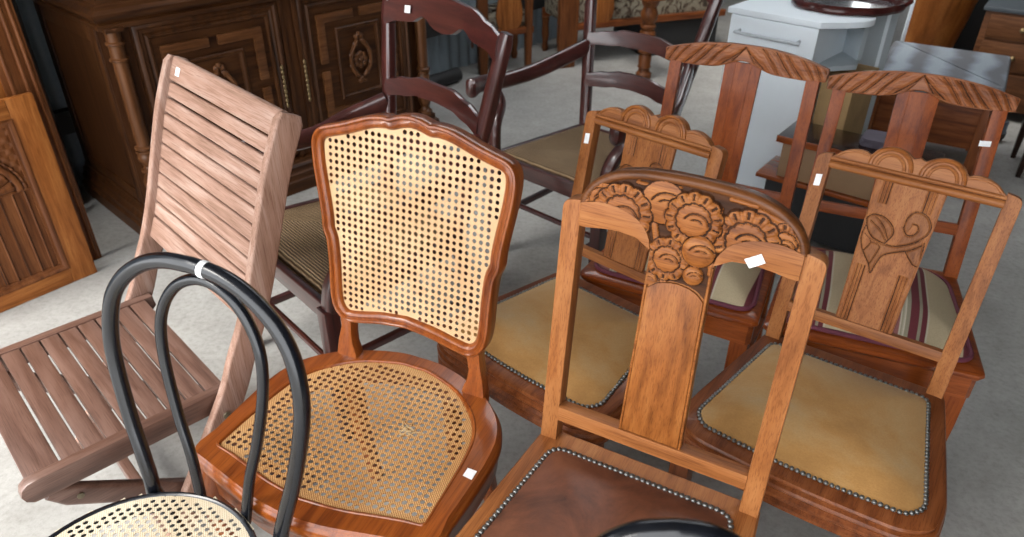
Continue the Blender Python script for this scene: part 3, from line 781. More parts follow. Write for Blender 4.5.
# ================================================================== black bentwood chairs
def bentwood(X, Y, yaw, label, tagged, kx=1.0):
    hs, ht, rake = .453, .942, .093
    r = empty('bentwood_chair', X, Y, 0, yaw, label, 'chair')
    BP = back_plane(hs, ht, rake); SP = seat_plane(hs)
    half = [(.012, .484), (.06, .479), (.11, .460), (.155, .425), (.185, .380), (.2, .315), (.1985, .25), (.181, .15), (.160, .07), (.146, .0), (.150, -.12), (.168, -.44)]
    half = [(a * kx, t) for a, t in half]
    pts = [(-a, t) for a, t in half[::-1]] + half
    P3 = []
    for a, t in spline(pts, 5):
        if t >= 0: P3.append(BP(a, t, 0))
        else: P3.append((a, -t * .17, hs + t * 1.03))
    m = MB(); m.tube(P3, .0135, 16); m.build('back_hoop', M_black, r)
    if tagged:
        i = min(range(len(P3)), key=lambda k: (Vector(P3[k]) - Vector(BP(.022, .483))).length)
        m = MB(); m.tube([P3[i + 1], P3[i + 2], P3[i + 3]] if False else [Vector(P3[i]), Vector(P3[i]) + (Vector(P3[i + 1]) - Vector(P3[i])).normalized() * .011], .0141, 16)
        m.build('price_sticker', M_tag, r)
    half = [(.0, .451), (.03, .445), (.062, .426), (.090, .390), (.106, .340), (.105, .27), (.087, .17), (.066, .09), (.050, -.012)]
    m = MB(); m.tube([BP(a, t, -.022) for a, t in spline([(-a, t) for a, t in half[::-1]][:-1] + half, 5)], .0098, 14); m.build('inner_hoop', M_black, r)
    n = 72; cy = .187; R = .212
    circ = [(-.012 + R * math.cos(2 * PI * k / n), cy + R * math.sin(2 * PI * k / n)) for k in range(n)]
    m = MB(); ringprof(m, circ, [(0, .001), (.0, .008), (-.002, .011), (-.006, .012), (-.010, .010), (-.012, .006), (-.012, -.030), (-.002, -.030), (0, -.024)], SP); m.build('seat_ring', M_black, r)
    cane_mesh('cane_seat', offset(circ, -.011), lambda a, b, h: SP(a, b, .0085), .0128, .0046, M_canewhite, r, margin=.008, rot=.35)
    for a0 in (230, 310):
        a = math.radians(a0); fx, fy = .175 * math.cos(a), -cy + .175 * math.sin(a)
        m = MB(); m.tube(spline([(fx, fy, hs - .02), (fx * 1.08, fy - .01, .25), (fx * 1.25, fy - .04, 0)], 4), [.016] * 5 + [.014] * 4, 12); m.build('leg', M_black, r)
    m = MB(); m.tube([(.13 * math.cos(2 * PI * k / 32), -cy + .13 * math.sin(2 * PI * k / 32), .24) for k in range(32)], .009, 8, closed=True); m.build('stretcher_ring', M_black, r)
    return r
bentwood(-.530, .878, -23.5, 'black bentwood chair with pale round cane seat beside the cane-backed chair', True)
bentwood(.158, .384, -2, 'black bentwood chair of which only the hoop top shows before the leather seat', False, .62)

# ================================================================== slatted folding chair
def folding(X, Y, yaw):
    hs = .428
    r = empty('folding_chair', X, Y, 0, yaw, 'weathered pink-brown wooden folding chair with slatted seat and back', 'folding chair')
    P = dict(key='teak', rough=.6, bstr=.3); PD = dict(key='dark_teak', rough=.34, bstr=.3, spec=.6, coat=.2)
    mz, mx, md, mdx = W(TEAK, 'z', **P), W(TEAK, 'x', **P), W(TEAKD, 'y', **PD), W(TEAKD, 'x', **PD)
    prof = [(-.228, 1.008), (-.178, .90), (-.135, .78), (-.095, .665), (-.058, .575), (-.020, .50), (.012, .43), (.070, .335), (.175, .17), (.285, .0)]
    sp = spline(prof, 5)
    def at_z(z):
        for i in range(len(sp) - 1):
            if (sp[i][1] - z) * (sp[i + 1][1] - z) <= 0:
                t = (z - sp[i][1]) / (sp[i + 1][1] - sp[i][1]); b = sp[i][0] + t * (sp[i + 1][0] - sp[i][0])
                d = Vector((0, -(sp[i + 1][0] - sp[i][0]), sp[i + 1][1] - sp[i][1])).normalized(); return b, -d
    for s in (-1, 1):
        m = MB(); m.sweep([(s * .268, -b + .006, z) for b, z in sp], rrect(.024, .060, .006), ref=(0, 1, 0), scales=[.75] + [1] * (len(sp) - 1)); st = m.build('leg', mz, r)
        # rear legs crossing below the seat
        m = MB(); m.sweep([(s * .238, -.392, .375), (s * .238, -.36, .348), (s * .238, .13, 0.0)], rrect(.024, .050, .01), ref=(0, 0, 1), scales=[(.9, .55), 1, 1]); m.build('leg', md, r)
        m = MB(); m.lathe([(.0, 0), (.007, 0), (.007, .003), (.0, .004)], 12); b_ = m.build('bolt', M_bolt, r); b_.rotation_euler = (0, PI / 2 * s, 0); b_.location = (s * .2505, -.345, .340)
        m = MB(); m.lathe([(.0, 0), (.009, 0), (.009, .003), (.0, .004)], 12); b_ = m.build('bolt', M_bolt, r); b_.rotation_euler = (0, PI / 2 * s, 0); bb = at_z(.385)[0]; b_.location = (s * .2865, -bb, .385)
        # seat side rail
        pts = [(.010, hs - .052), (.395, hs - .052)] + [(.408 + .026 * math.cos(a), hs - .026 + .026 * math.sin(a)) for a in (-1.2, -.6, 0, .6, 1.2)] + [(.395, hs), (-.008, hs), (-.012, hs - .03)]
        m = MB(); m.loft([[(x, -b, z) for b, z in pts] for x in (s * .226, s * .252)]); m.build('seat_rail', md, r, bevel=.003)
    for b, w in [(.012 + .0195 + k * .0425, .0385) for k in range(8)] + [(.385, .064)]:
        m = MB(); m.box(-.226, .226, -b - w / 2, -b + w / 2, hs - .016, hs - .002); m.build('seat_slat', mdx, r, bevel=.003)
    b, d = at_z(.9855); m = MB(); m.sweep([(-.258, -b, .9855), (.258, -b, .9855)], rrect(.022, .060, .009, 4), ref=tuple(d)); m.build('top_rail', mx, r)
    for k in range(9):
        z = .957 - .0362 * (k + .5); b, d = at_z(z); m = MB(); m.sweep([(-.258, -b, z), (.258, -b, z)], rrect(.013, .0340, .004), ref=tuple(d)); m.build('back_slat', mx, r)
    b, d = at_z(.602); m = MB(); m.sweep([(-.258, -b, .602), (.258, -b, .602)], rrect(.015, .056, .004), ref=tuple(d)); m.build('back_slat', mx, r)
    for b_, z_ in ((.215, .085), (-.06, .04)):
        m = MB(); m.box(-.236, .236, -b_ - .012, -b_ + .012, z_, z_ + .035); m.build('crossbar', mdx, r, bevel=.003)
    b, d = at_z(.985); dv = Vector(d).normalized(); dv = dv if dv.z > 0 else -dv; nrm = Vector((1, 0, 0)).cross(dv).normalized(); nrm = nrm if nrm.y < 0 else -nrm
    c0 = Vector((-.225, -b, .985)) + nrm * .0119 - dv * .012
    sticker(r, [c0, c0 + Vector((.020, 0, 0)), c0 + Vector((.020, 0, 0)) + dv * .020, c0 + dv * .020])
    return r
folding(-.80, 1.437, -46)

# ================================================================== ladder-back armchairs with rush seats
def ladder(X, Y, yaw, hs, label, rails, wb, crest, tagged, zs, fa, ba, fb, af):
    r = empty('rush_armchair', X, Y, 0, yaw, label, 'armchair', 'dark red armchairs with rush seats')
    BP = back_plane(hs, 1.0, .108); P = dict(key='mahogany', rough=.34, coat=.9, bstr=.05, spec=.5)
    mz, mx, my = W(MAH, 'z', **P), W(MAH, 'x', **P), W(MAH, 'y', **P)
    nv = tuple(Vector(BP(0, 0, 1)) - Vector(BP(0, 0, 0)))
    ax = lambda t: wb + .155 * t
    for s in (-1, 1):
        m = MB(); m.sweep([BP(s * ax(max(t, 0)), t, -.016 * (1 if t < .6 else 1)) for t in (0, .15, .3, .45, .575, .605)], rrect(.043, .036, .011), ref=nv, scales=[1.0, 1, 1, 1, .95, .75]); m.build('back_post', mz, r)
        m = MB(); m.sweep([(s * wb, .10, 0), (s * wb, .05, .2), (s * wb, .016, .40), (s * wb, .016, hs + .01)], rrect(.036, .036, .006), ref=(0, 1, 0), scales=[.75, .9, 1, 1]); m.build('leg', mz, r)
        m = MB(); m.loft([[(s * (fa + o_) + q * x / 2, -fb + w_ * x / 2, z) for q, w_ in ((-1, -1), (1, -1), (1, 1), (-1, 1))] for x, z, o_ in ((.03, 0, .0), (.042, .2, 0), (.044, zs - .02, 0))]); m.build('leg', mz, r, bevel=.005)
        # arm and scrolled support
        ap = spline([BP(s * ax(.30), .30, -.006), (s * .275, -.05, .692), (s * .318 * af, -.16, .660), (s * .338 * af, -.30 * af, .655), (s * .332 * af, -.42 * af, .672), (s * .312 * af, -.505 * af, .676)], 6)
        m = MB(); m.sweep(ap, rrect(.038, .060, .017), ref=(0, 0, 1), scales=[1] * (len(ap) - 4) + [1.1, 1.2, 1.15, .7]); m.build('arm', my, r)
        sp_ = spline([(s * fa, -fb + .005, zs - .03), (s * (fa + .012), -fb + .02, .53), (s * (fa + .035), -fb + .07, .60), (s * .330 * af, -.375 * af, .650)], 6)
        m = MB(); m.sweep(sp_, rrect(.036, .044, .012), ref=(1, 0, 0)); m.build('arm_support', mz, r)
        m = MB(); m.box(s * .20 - .009, s * .20 + .009, -fb + .01, .05, .19, .212); m.build('stretcher', my, r, bevel=.003)
    for k, (lo, hi) in enumerate(([crest] if crest else []) + rails):
        n = 28; T = [i / n for i in range(n + 1)]
        def ev(c, t):  # symmetric control curve
            u = abs(2 * t - 1); ks = [q[0] for q in c]
            for i in range(len(c) - 1):
                if ks[i] <= u <= ks[i + 1] + 1e-9:
                    f = (u - ks[i]) / (ks[i + 1] - ks[i]); f = f * f * (3 - 2 * f); return c[i][1] + (c[i + 1][1] - c[i][1]) * f
        rings = []
        for t in T:
            l, h = ev(lo, t), ev(hi, t); w2 = ax((l + h) / 2) - .006; a = (2 * t - 1) * w2; bow = -.004 - .022 * (1 - (2 * t - 1) ** 2)
            rings.append([BP(a, l, bow - .009), BP(a, l, bow + .007), BP(a, (l + h) / 2, bow + .010), BP(a, h - .004, bow + .008), BP(a, h, bow), BP(a, h - .002, bow - .009)])
        m = MB(); m.loft(rings); o = m.build('crest_rail' if (crest and k == 0) else 'back_rail', mx, r)
    # seat frame rails
    hs = zs; fz = zs - .035
    cs = [(-ba, -.01), (ba, -.01), (fa, fb), (-fa, fb)]
    for i in range(4):
        a, b = cs[i], cs[(i + 1) % 4]
        m = MB(); m.sweep([(a[0], -a[1], fz), (b[0], -b[1], fz)], rrect(.022, .058, .006), ref=(0, 0, 1)); m.build('seat_rail', mx if i % 2 == 0 else my, r)
    # rush seat: four triangles of cord meeting in the middle
    bm = bmesh.new(); uvl = bm.loops.layers.uv.new('UVMap'); sc = .955; c = (0, .22)
    cn = [(a * sc + 0, c[1] + (b - c[1]) * sc) for a, b in cs]; mid = [(-.03, .22), (.03, .22)]
    for i in range(4):
        A, B = cn[i], cn[(i + 1) % 4]
        if i == 0: q = [A, B, mid[1], mid[0]]
        elif i == 1: q = [A, B, mid[1]]
        elif i == 2: q = [A, B, mid[0], mid[1]]
        else: q = [A, B, mid[0]]
        e = Vector((B[0] - A[0], B[1] - A[1])).normalized()
        N = 14; e0, e1 = q[0], q[1]; t0, t1 = (q[-1], q[2])
        rows = []
        for k in range(N + 1):
            f = k / N; L_ = [e0[j] + (t0[j] - e0[j]) * f for j in (0, 1)]; R_ = [e1[j] + (t1[j] - e1[j]) * f for j in (0, 1)]
            z = hs - .004 + .012 * math.sin(min(f * 3, 1) * PI / 2) - .012 * f
            rows.append([bm.verts.new((L_[0] + (R_[0] - L_[0]) * g / 8, -(L_[1] + (R_[1] - L_[1]) * g / 8), z if 0 < k else hs - .03)) for g in range(9)])
        for k in range(N):
            for g in range(8):
                try: f_ = bm.faces.new((rows[k][g], rows[k][g + 1], rows[k + 1][g + 1], rows[k + 1][g]))
                except ValueError: continue
                for l in f_.loops:
                    v = l.vert.co; d = Vector((v.x - A[0], -v.y - A[1])); l[uvl].uv = (d.dot(e), d.x * e.y - d.y * e.x)
    bmesh.ops.remove_doubles(bm, verts=bm.verts, dist=.0001); bmesh.ops.dissolve_degenerate(bm, edges=bm.edges, dist=.0001)
    bmesh.ops.recalc_face_normals(bm, faces=bm.faces)
    me = bpy.data.meshes.new('rush_seat'); bm.to_mesh(me); bm.free(); me.materials.append(M_rush); me.shade_smooth()
    o = bpy.data.objects.new('rush_seat', me); C.objects.link(o); o.parent = r
    md = o.modifiers.new('thickness', 'SOLIDIFY'); md.thickness = .02; md.offset = -1
    for y_, x_ in ((.03, wb), (-fb, fa)):
        m = MB(); m.tube([(-x_, y_, .26), (x_, y_, .26)], .010, 8); m.build('stretcher', mx, r)
    if tagged:
        q = lambda a, t: BP(a, t, -.003)
        sticker(r, [q(-.165, .580), q(-.138, .583), q(-.138, .604), q(-.165, .601)])
    return r
r1c = ([(0, .550), (.14, .556), (.34, .582), (.56, .556), (.78, .550), (1, .530)], [(0, .654), (.45, .645), (.8, .618), (1, .600)])
ra = ([(0, .353), (.35, .350), (.65, .336), (1, .320)], [(0, .408), (.3, .410), (.65, .394), (1, .374)])
rb = ([(0, .176), (.35, .172), (.65, .160), (1, .150)], [(0, .238), (.3, .236), (.65, .222), (1, .205)])
rc = ([(0, .330), (.35, .326), (.65, .317), (1, .308)], [(0, .388), (.3, .388), (.65, .372), (1, .356)])
ladder(-.297, 2.055, -47.9, .44, 'dark red armchair with rush seat standing between the sideboard and the cane-backed chair', [ra, rb], .18, r1c, True, .475, .285, .215, .485, .90)
ladder(.417, 2.713, -42.7, .438, 'dark red armchair with rush seat standing farther back on open floor behind the velvet-seated chairs', [rc, rb], .183, r1c, False, .443, .25, .19, .448, 1.0)


# ================================================================== carved sideboard
def sideboard():
    r = empty('sideboard', -1.4654, 2.5865, 0, 46.47, 'large dark carved oak sideboard with panelled doors and turned corner columns', 'sideboard')
    P = dict(key='dark_oak', rough=.46)
    mz, mx, my = W(CAB, 'z', **P), W(CAB, 'x', **P), W(CAB, 'y', **P)
    Wd, D = 1.60, .72
    def molding(name, zprof, mat):
        m = MB(); m.loft([[(-o, -o, z), (Wd + o, -o, z), (Wd + o, D, z), (-o, D, z)] for o, z in zprof]); return m.build(name, mat, r)
    molding('plinth', [(-.002, 0), (0, .002), (0, .055), (-.006, .060), (-.010, .062), (-.010, .085), (-.018, .092), (-.022, .105), (-.022, .115), (-.034, .125), (-.036, .14)], mx)
    m = MB(); m.box(.046, Wd - .046, .085, D, .13, .862); body = m.build('body', mz, r, smooth=False)
    molding('cornice', [(-.04, .845), (-.036, .852), (-.036, .862), (-.045, .866), (-.04, .875), (-.034, .880), (-.030, .888), (-.030, .900), (-.040, .906), (-.05, .912), (-.05, .925), (-.06, .93), (-.062, .955), (-.07, .965)], mx)
    m = MB(); m.box(.09, Wd - .09, .10, D, .96, 1.02); m.build('upper_stage', mx, r, bevel=.004)
    # side panel and its frame
    for x0 in (.040, Wd - .055):
        m = MB(); m.box(x0, x0 + .015, .09, .15, .13, .85); m.box(x0, x0 + .015, D - .06, D, .13, .85); m.box(x0, x0 + .015, .15, D - .06, .13, .19); m.box(x0, x0 + .015, .15, D - .06, .79, .85); m.build('side_frame', mz, r, bevel=.003)
    # corner columns
    cp = [(a_, z_ - .016 if .38 < z_ < .83 else z_) for a_, z_ in [(.034, .14), (.036, .15), (.036, .168), (.028, .172), (.022, .180), (.020, .19), (.026, .20), (.0345, .225), (.036, .245), (.030, .268), (.020, .280), (.024, .284), (.033, .290), (.033, .296), (.022, .302), (.019, .312), (.024, .320), (.032, .335), (.0335, .350), (.028, .364), (.021, .372), (.034, .378), (.034, .386), (.024, .392), (.024, .397), (.035, .402), (.035, .408), (.026, .414), (.026, .42), (.027, .60), (.027, .742), (.034, .746), (.034, .753), (.027, .757), (.027, .801), (.034, .805), (.034, .812), (.027, .817), (.027, .835), (.034, .842), (.036, .85)]]
    for x in (.090, Wd - .078):
        m = MB(); m.lathe(cp, 20, (x, .062, 0)); m.build('column', W(CABL, 'z', key='column_oak', rough=.38, coat=.1), r)
        m = MB(); m.box(x - .034, x + .034, .028, .10, .835, .853); m.build('capital', mx, r, bevel=.003)
        m = MB(); m.box(x - .036, x + .036, .026, .10, .136, .152); m.build('column_base', mx, r, bevel=.003)
    m = MB(); m.box(.765, .835, .060, .09, .14, .85); m.build('centre_stile', mz, r, bevel=.004)
    m = MB(); m.box(.755, .778, .052, .09, .14, .85); m.box(.822, .845, .052, .09, .14, .85); m.build('stile_bead', mz, r, bevel=.006)
    def bar(m, a0, a1, z0, z1, y=.056, h=.016): m.box(a0, a1, y - h, y + .004, z0, z1)
    def door(c, flip):
        d = MB(); d.box(c - .300, c + .300, .066, .088, .155, .845); d = d.build('door', mx, r)
        def ring(name, x0, x1, z0, z1, prof, y, mt=mz):
            m = MB(); o = [(x0, z0), (x1, z0), (x1, z1), (x0, z1)]
            ringprof(m, o, prof, lambda a, t, h: (a, y - h, t)); return m.build(name, mt, d)
        ring('door_frame', c - .298, c + .298, .157, .843, [(0, -.01), (0, .010), (-.006, .016), (-.016, .018), (-.022, .008), (-.032, .010), (-.040, .004), (-.048, .012), (-.055, .010), (-.060, 0), (-.060, -.01)], .066)
        q = .213; zc = .515; zt = .752; zb = .278; wd = .040; g = .018
        A, Bz = c - q, c + q
        for sx in (-1, 1):
            for sz in (-1, 1):
                m = MB()
                o = [(c + sx * g, zc + sz * (.237)), (c + sx * q, zc + sz * .237), (c + sx * q, zc + sz * g), (c + sx * (q - wd), zc + sz * g), (c + sx * (q - wd), zc + sz * (.237 - wd)), (c + sx * g, zc + sz * (.237 - wd))]
                m.prism(o, lambda a, t, h: (a, .066 - h, t), 0, .013); m.build('key_block', W(CABL, 'x', key='column_oak', rough=.38, coat=.1), d, bevel=.004)
        ring('inner_frame', c - .120, c + .120, zc - .165, zc + .165, [(0, 0), (0, .008), (-.004, .012), (-.012, .012), (-.017, .004), (-.022, .002), (-.022, 0)], .066)
        # carved wreath with flower
        m = MB(); y0 = .058
        m.ball((c, y0 - .002, zc), .014, 8, (1, .8, 1))
        for k in range(8):
            a = k * PI / 4; m.ball((c + .027 * math.cos(a), y0 + .001, zc + .027 * math.sin(a)), .0145, 6, (1, .7, 1))
        for s in (-1, 1):
            pts = spline([(c + s * .008, y0, zc + .095), (c + s * .030, y0 - .004, zc + .070), (c + s * .052, y0 - .004, zc + .030), (c + s * .053, y0 - .004, zc - .02), (c + s * .036, y0 - .004, zc - .055), (c + s * .010, y0, zc - .078)], 4)
            m.tube(pts, [.005] + [.0095] * (len(pts) - 2) + [.005], 8)
            for k in (3, 8, 12, 17): m.ball(pts[k], .013, 6, (1, .7, 1))
            m.ball((c + s * .013, y0, zc + .108), .013, 6); m.ball((c + s * .012, y0, zc - .100), .011, 6)
        m.ball((c, y0, zc + .118), .012, 6); m.ball((c, y0, zc - .088), .012, 6)
        m.build('carved_wreath', W(CABL, 'z', key='column_oak', rough=.38, coat=.1), d)
        # pierced brass escutcheon
        sx = 1 if not flip else -1; xx = c + (.272 if not flip else -.305)
        m = MB()
        for k in range(9):
            z = .40 + k * .021; m.ball((xx, .046, z), .0085, 6, (.8, .5, 1.25))
        m.box(xx - .003, xx + .003, .045, .049, .39, .58); m.build('escutcheon', M_brass, d)
    door(.455, False); door(1.145, True)
    return r
sideboard()

# ================================================================== loose doors leaning at the left
def leaning(name, x, y, yaw, lean, label, cat): 
    r = empty(name, x, y, 0, yaw, label, cat); r.rotation_euler = (-lean, 0, math.radians(yaw)); return r
P_ = dict(key='panel_oak', rough=.42)
r = leaning('carved_door_panel', -1.597, 2.388, 52, .035, 'loose oak cabinet door with half rosette and fluted panel leaning at the left', 'cabinet door')
Wp, Hp = .54, .705
oz, ox = W(OAK, 'z', **P_), W(OAK, 'x', **P_); orz = W(PAN, 'z', key='panel_brown_oak', rough=.42)
for a0, a1, z0, z1, mt, nm in ((-.088, 0, 0, Hp, oz, 'stile'), (-Wp, -Wp + .088, 0, Hp, oz, 'stile'), (-Wp + .088, -.088, 0, .062, ox, 'rail'), (-Wp + .088, -.088, Hp - .066, Hp, ox, 'rail')):
    m = MB(); m.box(a0, a1, 0, .024, z0, z1); m.build(nm, mt, r, bevel=.003)
m = MB(); ringprof(m, [(-Wp + .086, .060), (-.086, .060), (-.086, Hp - .064), (-Wp + .086, Hp - .064)], [(0, -.02), (0, .003), (-.006, .006), (-.012, .004), (-.018, -.004), (-.026, -.006), (-.028, -.02)], lambda a, t, h: (a, -h, t)); m.build('moulding', orz, r)
cxp = -Wp / 2
def hfp(X, Z):
    c = (cxp, .40); d = np.hypot(X - c[0], Z - c[1]); th = np.arctan2(Z - c[1], X - c[0])
    H = np.full(X.shape, -.010); MI = np.ones(X.shape, int)
    fl = Z < .392; u = (X - cxp) / .040; f = np.abs(u - np.round(u))
    H = np.where(fl, -.004 - .007 * (f < .42) * (1 - 0), H); MI = np.where(fl & (np.abs(f - .42) < .05), 0, MI)
    n = 9; s_ = np.abs(np.sin(n * th)); fan = (Z > .40) & (d < .115)
    H = np.where(fan, -.006 + .012 * s_ ** .5 * np.clip(d / .03, 0, 1) - .003 * (d / .115) ** 2, H); MI = np.where(fan & (s_ < .16), 0, MI)
    rim = (Z > .40) & (d > .118) & (d < .140); H = np.where(rim, .004 * np.sqrt(np.clip(1 - ((d - .129) / .011) ** 2, 0, 1)), H)
    bead = (Z > .40) & (d > .143) & (d < .156); H = np.where(bead, -.004 + .004 * np.abs(np.sin(th * 20)), H)
    upz = (Z > .40) & (d > .152); H = np.where(upz, -.009 + .003 * np.sin(X * 160) * np.sin(Z * 150), H)
    cb = d < .022; H = np.where(cb & (Z > .4), .006, H)
    ed = np.abs(Z - .396) < .004; H = np.where(ed, 0, H)
    return H, MI
relief('carving', lambda a, t, h: (a, -h, t), -Wp + .112, -.112, .086, Hp - .09, .0035, lambda X, Z: np.ones(X.shape, bool), hfp, [W(STAIN, 'z', key='dark_stained_oak', rough=.45), orz], r)
m = MB(); m.box(-Wp + .06, -.06, .010, .020, .04, Hp - .04); m.build('backing', orz, r)

r = leaning('wardrobe_door', -1.632, 2.500, 52, .03, 'tall oak door with moulded frame standing behind the carved loose door', 'wardrobe door')
Wp, Hp = .62, 1.95
for a0, a1, z0, z1, mt, nm in ((-.115, 0, 0, Hp, orz, 'stile'), (-Wp, -Wp + .115, 0, Hp, orz, 'stile'), (-Wp + .115, -.115, 0, .12, ox, 'rail'), (-Wp + .115, -.115, Hp - .10, Hp, ox, 'rail')):
    m = MB(); m.box(a0, a1, 0, .026, z0, z1); m.build(nm, mt, r, bevel=.004)
for k, x in enumerate((-.018, -.045, -.090)):
    m = MB(); m.tube([(x, -.001, .01), (x, -.001, Hp - .01)], .0075, 10); m.build('bead', orz, r)
m = MB(); m.box(-Wp + .10, -.10, .008, .018, .1, Hp - .08); m.build('panel', oz, r)

# ================================================================== far background
# low oak chair and settee with tapestry cushions
def vase(c, z0, z1, w, y, t=.022):
    pr_ = [(.55, 0), (.80, .05), (.97, .14), (1, .24), (.93, .36), (.76, .50), (.60, .66), (.52, .80), (.60, .92), (.8, 1)]
    right = [(c + w / 2 * a, z0 + (z1 - z0) * b) for a, b in pr_]; left = [(c - w / 2 * a, z0 + (z1 - z0) * b) for a, b in pr_[::-1]]
    m = MB(); m.prism(right + left, lambda a, b, h: (a, y + h, b), 0, t); return m
def low_chair(name, x, y, yaw, width, label, cat, splats, z0=.245, posts=None, base=False, cush=.40, depth=.48):
    r = empty(name, x, y, 0, yaw, label, cat)
    P = dict(key='honey_oak', rough=.4); mx, mz = W(OAKR, 'x', key='panel_dark_oak', rough=.4), W(OAKR, 'z', key='panel_dark_oak', rough=.4)
    md = W(PAN, 'z', key='panel_brown_oak', rough=.42)
    m = MB(); m.box(0, width, -.012, .022, z0, z0 + .045); m.build('rail', mx, r, bevel=.006)
    m = MB(); m.box(0, width, depth - .03, depth, z0, z0 + .06); m.build('rail', mx, r, bevel=.006)
    for px_, w_ in posts:
        m = MB(); m.loft([[(px_ + s * w_ / 2 * k, .005 + t * .022, z) for s, t in ((-1, -1), (1, -1), (1, 1), (-1, 1))] for k, z in ((.8, 0), (1, .2), (1, .72))]); m.build('post', md, r, bevel=.006)
    for px_ in (.02, width - .02):
        m = MB(); m.lathe([(.018, 0), (.026, .03), (.02, .06), (.028, .12), (.024, .2), (.03, z0)], 12, (px_, depth - .03, 0)); m.build('leg', md, r)
    for c in splats: vase(c, z0 + .035, z0 + .46, .185, -.012).build('vase_splat', W(OAK, 'z', **P), r, bevel=.006)
    m = MB(); o = roundpoly([(.015, .03), (width - .015, .03), (width - .015, depth), (.015, depth)], .04, 4)
    m.loft([[(a, b, z0 + .03) for a, b in o], [(a, b, z0 + .07) for a, b in offset(o, .006)], [(a, b, cush) for a, b in offset(o, .004)], [(a, b, cush + .02) for a, b in offset(o, -.02)], [(a, b, cush + .03) for a, b in offset(o, -.08)]]); m.build('cushion', M_floral, r)
    return r
low_chair('oak_chair', -.20, 4.87, 22, .36, 'low oak chair with vase splat and floral cushion far behind the red armchairs', 'chair', [.185], posts=[(.0, .07), (.325, .045)], cush=.36, depth=.32)
rs = low_chair('oak_settee', .375, 5.05, 22, 1.25, 'long oak settee with floral tapestry cushion at the far back of the shed', 'settee', [.235], posts=[(-.01, .14)], cush=.42, depth=.46)
m = MB(); m.lathe([(.050, 0), (.052, .035), (.038, .05), (.036, .07), (.046, .078), (.040, .09), (.043, .15), (.036, .165), (.05, .175), (.05, .19), (.038, .2), (.05, .235), (.058, .27), (.05, .305), (.036, .32), (.05, .33), (.05, .345), (.036, .355), (.052, .385), (.056, .42), (.04, .46), (.05, .47), (.06, .5)], 20, (.367, -.396, 0)); m.build('turned_leg', W(PAN, 'z', key='panel_brown_oak', rough=.42), rs)
m = MB(); m.box(.30, .44, -.46, .0, .50, .535); m.build('arm_rest', W(OAKR, 'y', key='panel_dark_oak', rough=.4), rs, bevel=.01)
m = MB(); m.box(.62, 1.22, .02, .5, .0, .235); m.build('base', M_blk, rs, bevel=.01)  # black block stands in for the shadow beneath the cushion

# white drawer unit
r = empty('drawer_unit', .878, 3.081, 0, -42.5, 'white drawer unit with grey bar handle and overhanging top behind the leaf-carved chair', 'drawer unit')
wu = .372; dp = .42
m = MB(); m.box(.012, wu - .004, .014, dp, .02, .825); m.build('carcass', M_white, r, bevel=.002)
m = MB(); m.box(.008, wu, .0, .016, .675, .822); dr = m.build('drawer', M_white, r, bevel=.003)
m = MB(); m.box(.008, wu, .0, .016, .02, .671); m.build('door', M_white, r, bevel=.003)
hp = [(.055, .004, .765), (.055, -.016, .762), (.062, -.024, .760), (wu - .075, -.024, .760), (wu - .066, -.016, .762), (wu - .066, .004, .765)]
m = MB(); m.tube(spline(hp, 3), .0065, 10); m.build('handle', plain('grey_handle', (.50, .54, .57), .4), dr)
m = MB(); o = [(-.006, -.012), (wu + .006, -.012)] + spline([(wu + .10, .09), (wu + .125, .13), (wu + .135, .18), (wu + .12, .235)], 4) + [(wu + .06, dp), (-.006, dp)]
m.loft([[(a, b, z) for a, b in o] for z in (.826, .85)]); m.build('top', M_white, r, bevel=.004)
m = MB(); o = [(wu - .004, .02), (wu + .03, .05), (wu + .115, .17), (wu + .05, dp - .02), (wu - .004, dp - .02)]
m.loft([[(a, b, z) for a, b in o] for z in (.655, .675)]); m.build('side_shelf', M_greyw, r, bevel=.002)
m = MB(); m.loft([[(a, b, z) for a, b in ((wu - .004, dp - .10), (wu + .09, dp - .19), (wu + .10, dp - .17), (wu - .004, dp - .08))] for z in (.675, .826)]); m.build('back_panel', M_greyw, r)

m = MB(); m.box(0, .13, 0, .26, 0, .625)
bx = m.build('cardboard_box', M_card, None, bevel=.004); bx.location = (1.238, 2.905, 0); bx.rotation_euler = (0, 0, math.radians(-42.5))
tag(bx, 'tall tan cardboard box standing right beside the white drawer unit', 'box')

r = empty('desk_panel', 1.485, 3.20, 0, -6, 'pale grey upright desk side panel beside the grey cushioned stool', 'desk panel')
m = MB(); m.box(0, .135, 0, .022, 0, .84); m.build('board', M_greyw, r, bevel=.003)
m = MB(); m.box(.09, .105, -.004, 0, 0, .84); m.build('edge_strip', M_white, r, bevel=.001)
r['label'] = 'pale grey upright desk side panel beside the grey cushioned stool'

r = empty('shelf_board', 2.13, 4.10, 0, 0, 'thin white-edged grey board standing beside the brown tapering barrel', 'board')
m = MB(); m.box(-.30, 0, 0, .02, 0, .85); m.build('board', plain('mid_grey_board', (.25, .25, .25), .6), r)
m = MB(); m.box(0, .02, -.003, .023, 0, .85); m.build('edge', M_white, r, bevel=.002)

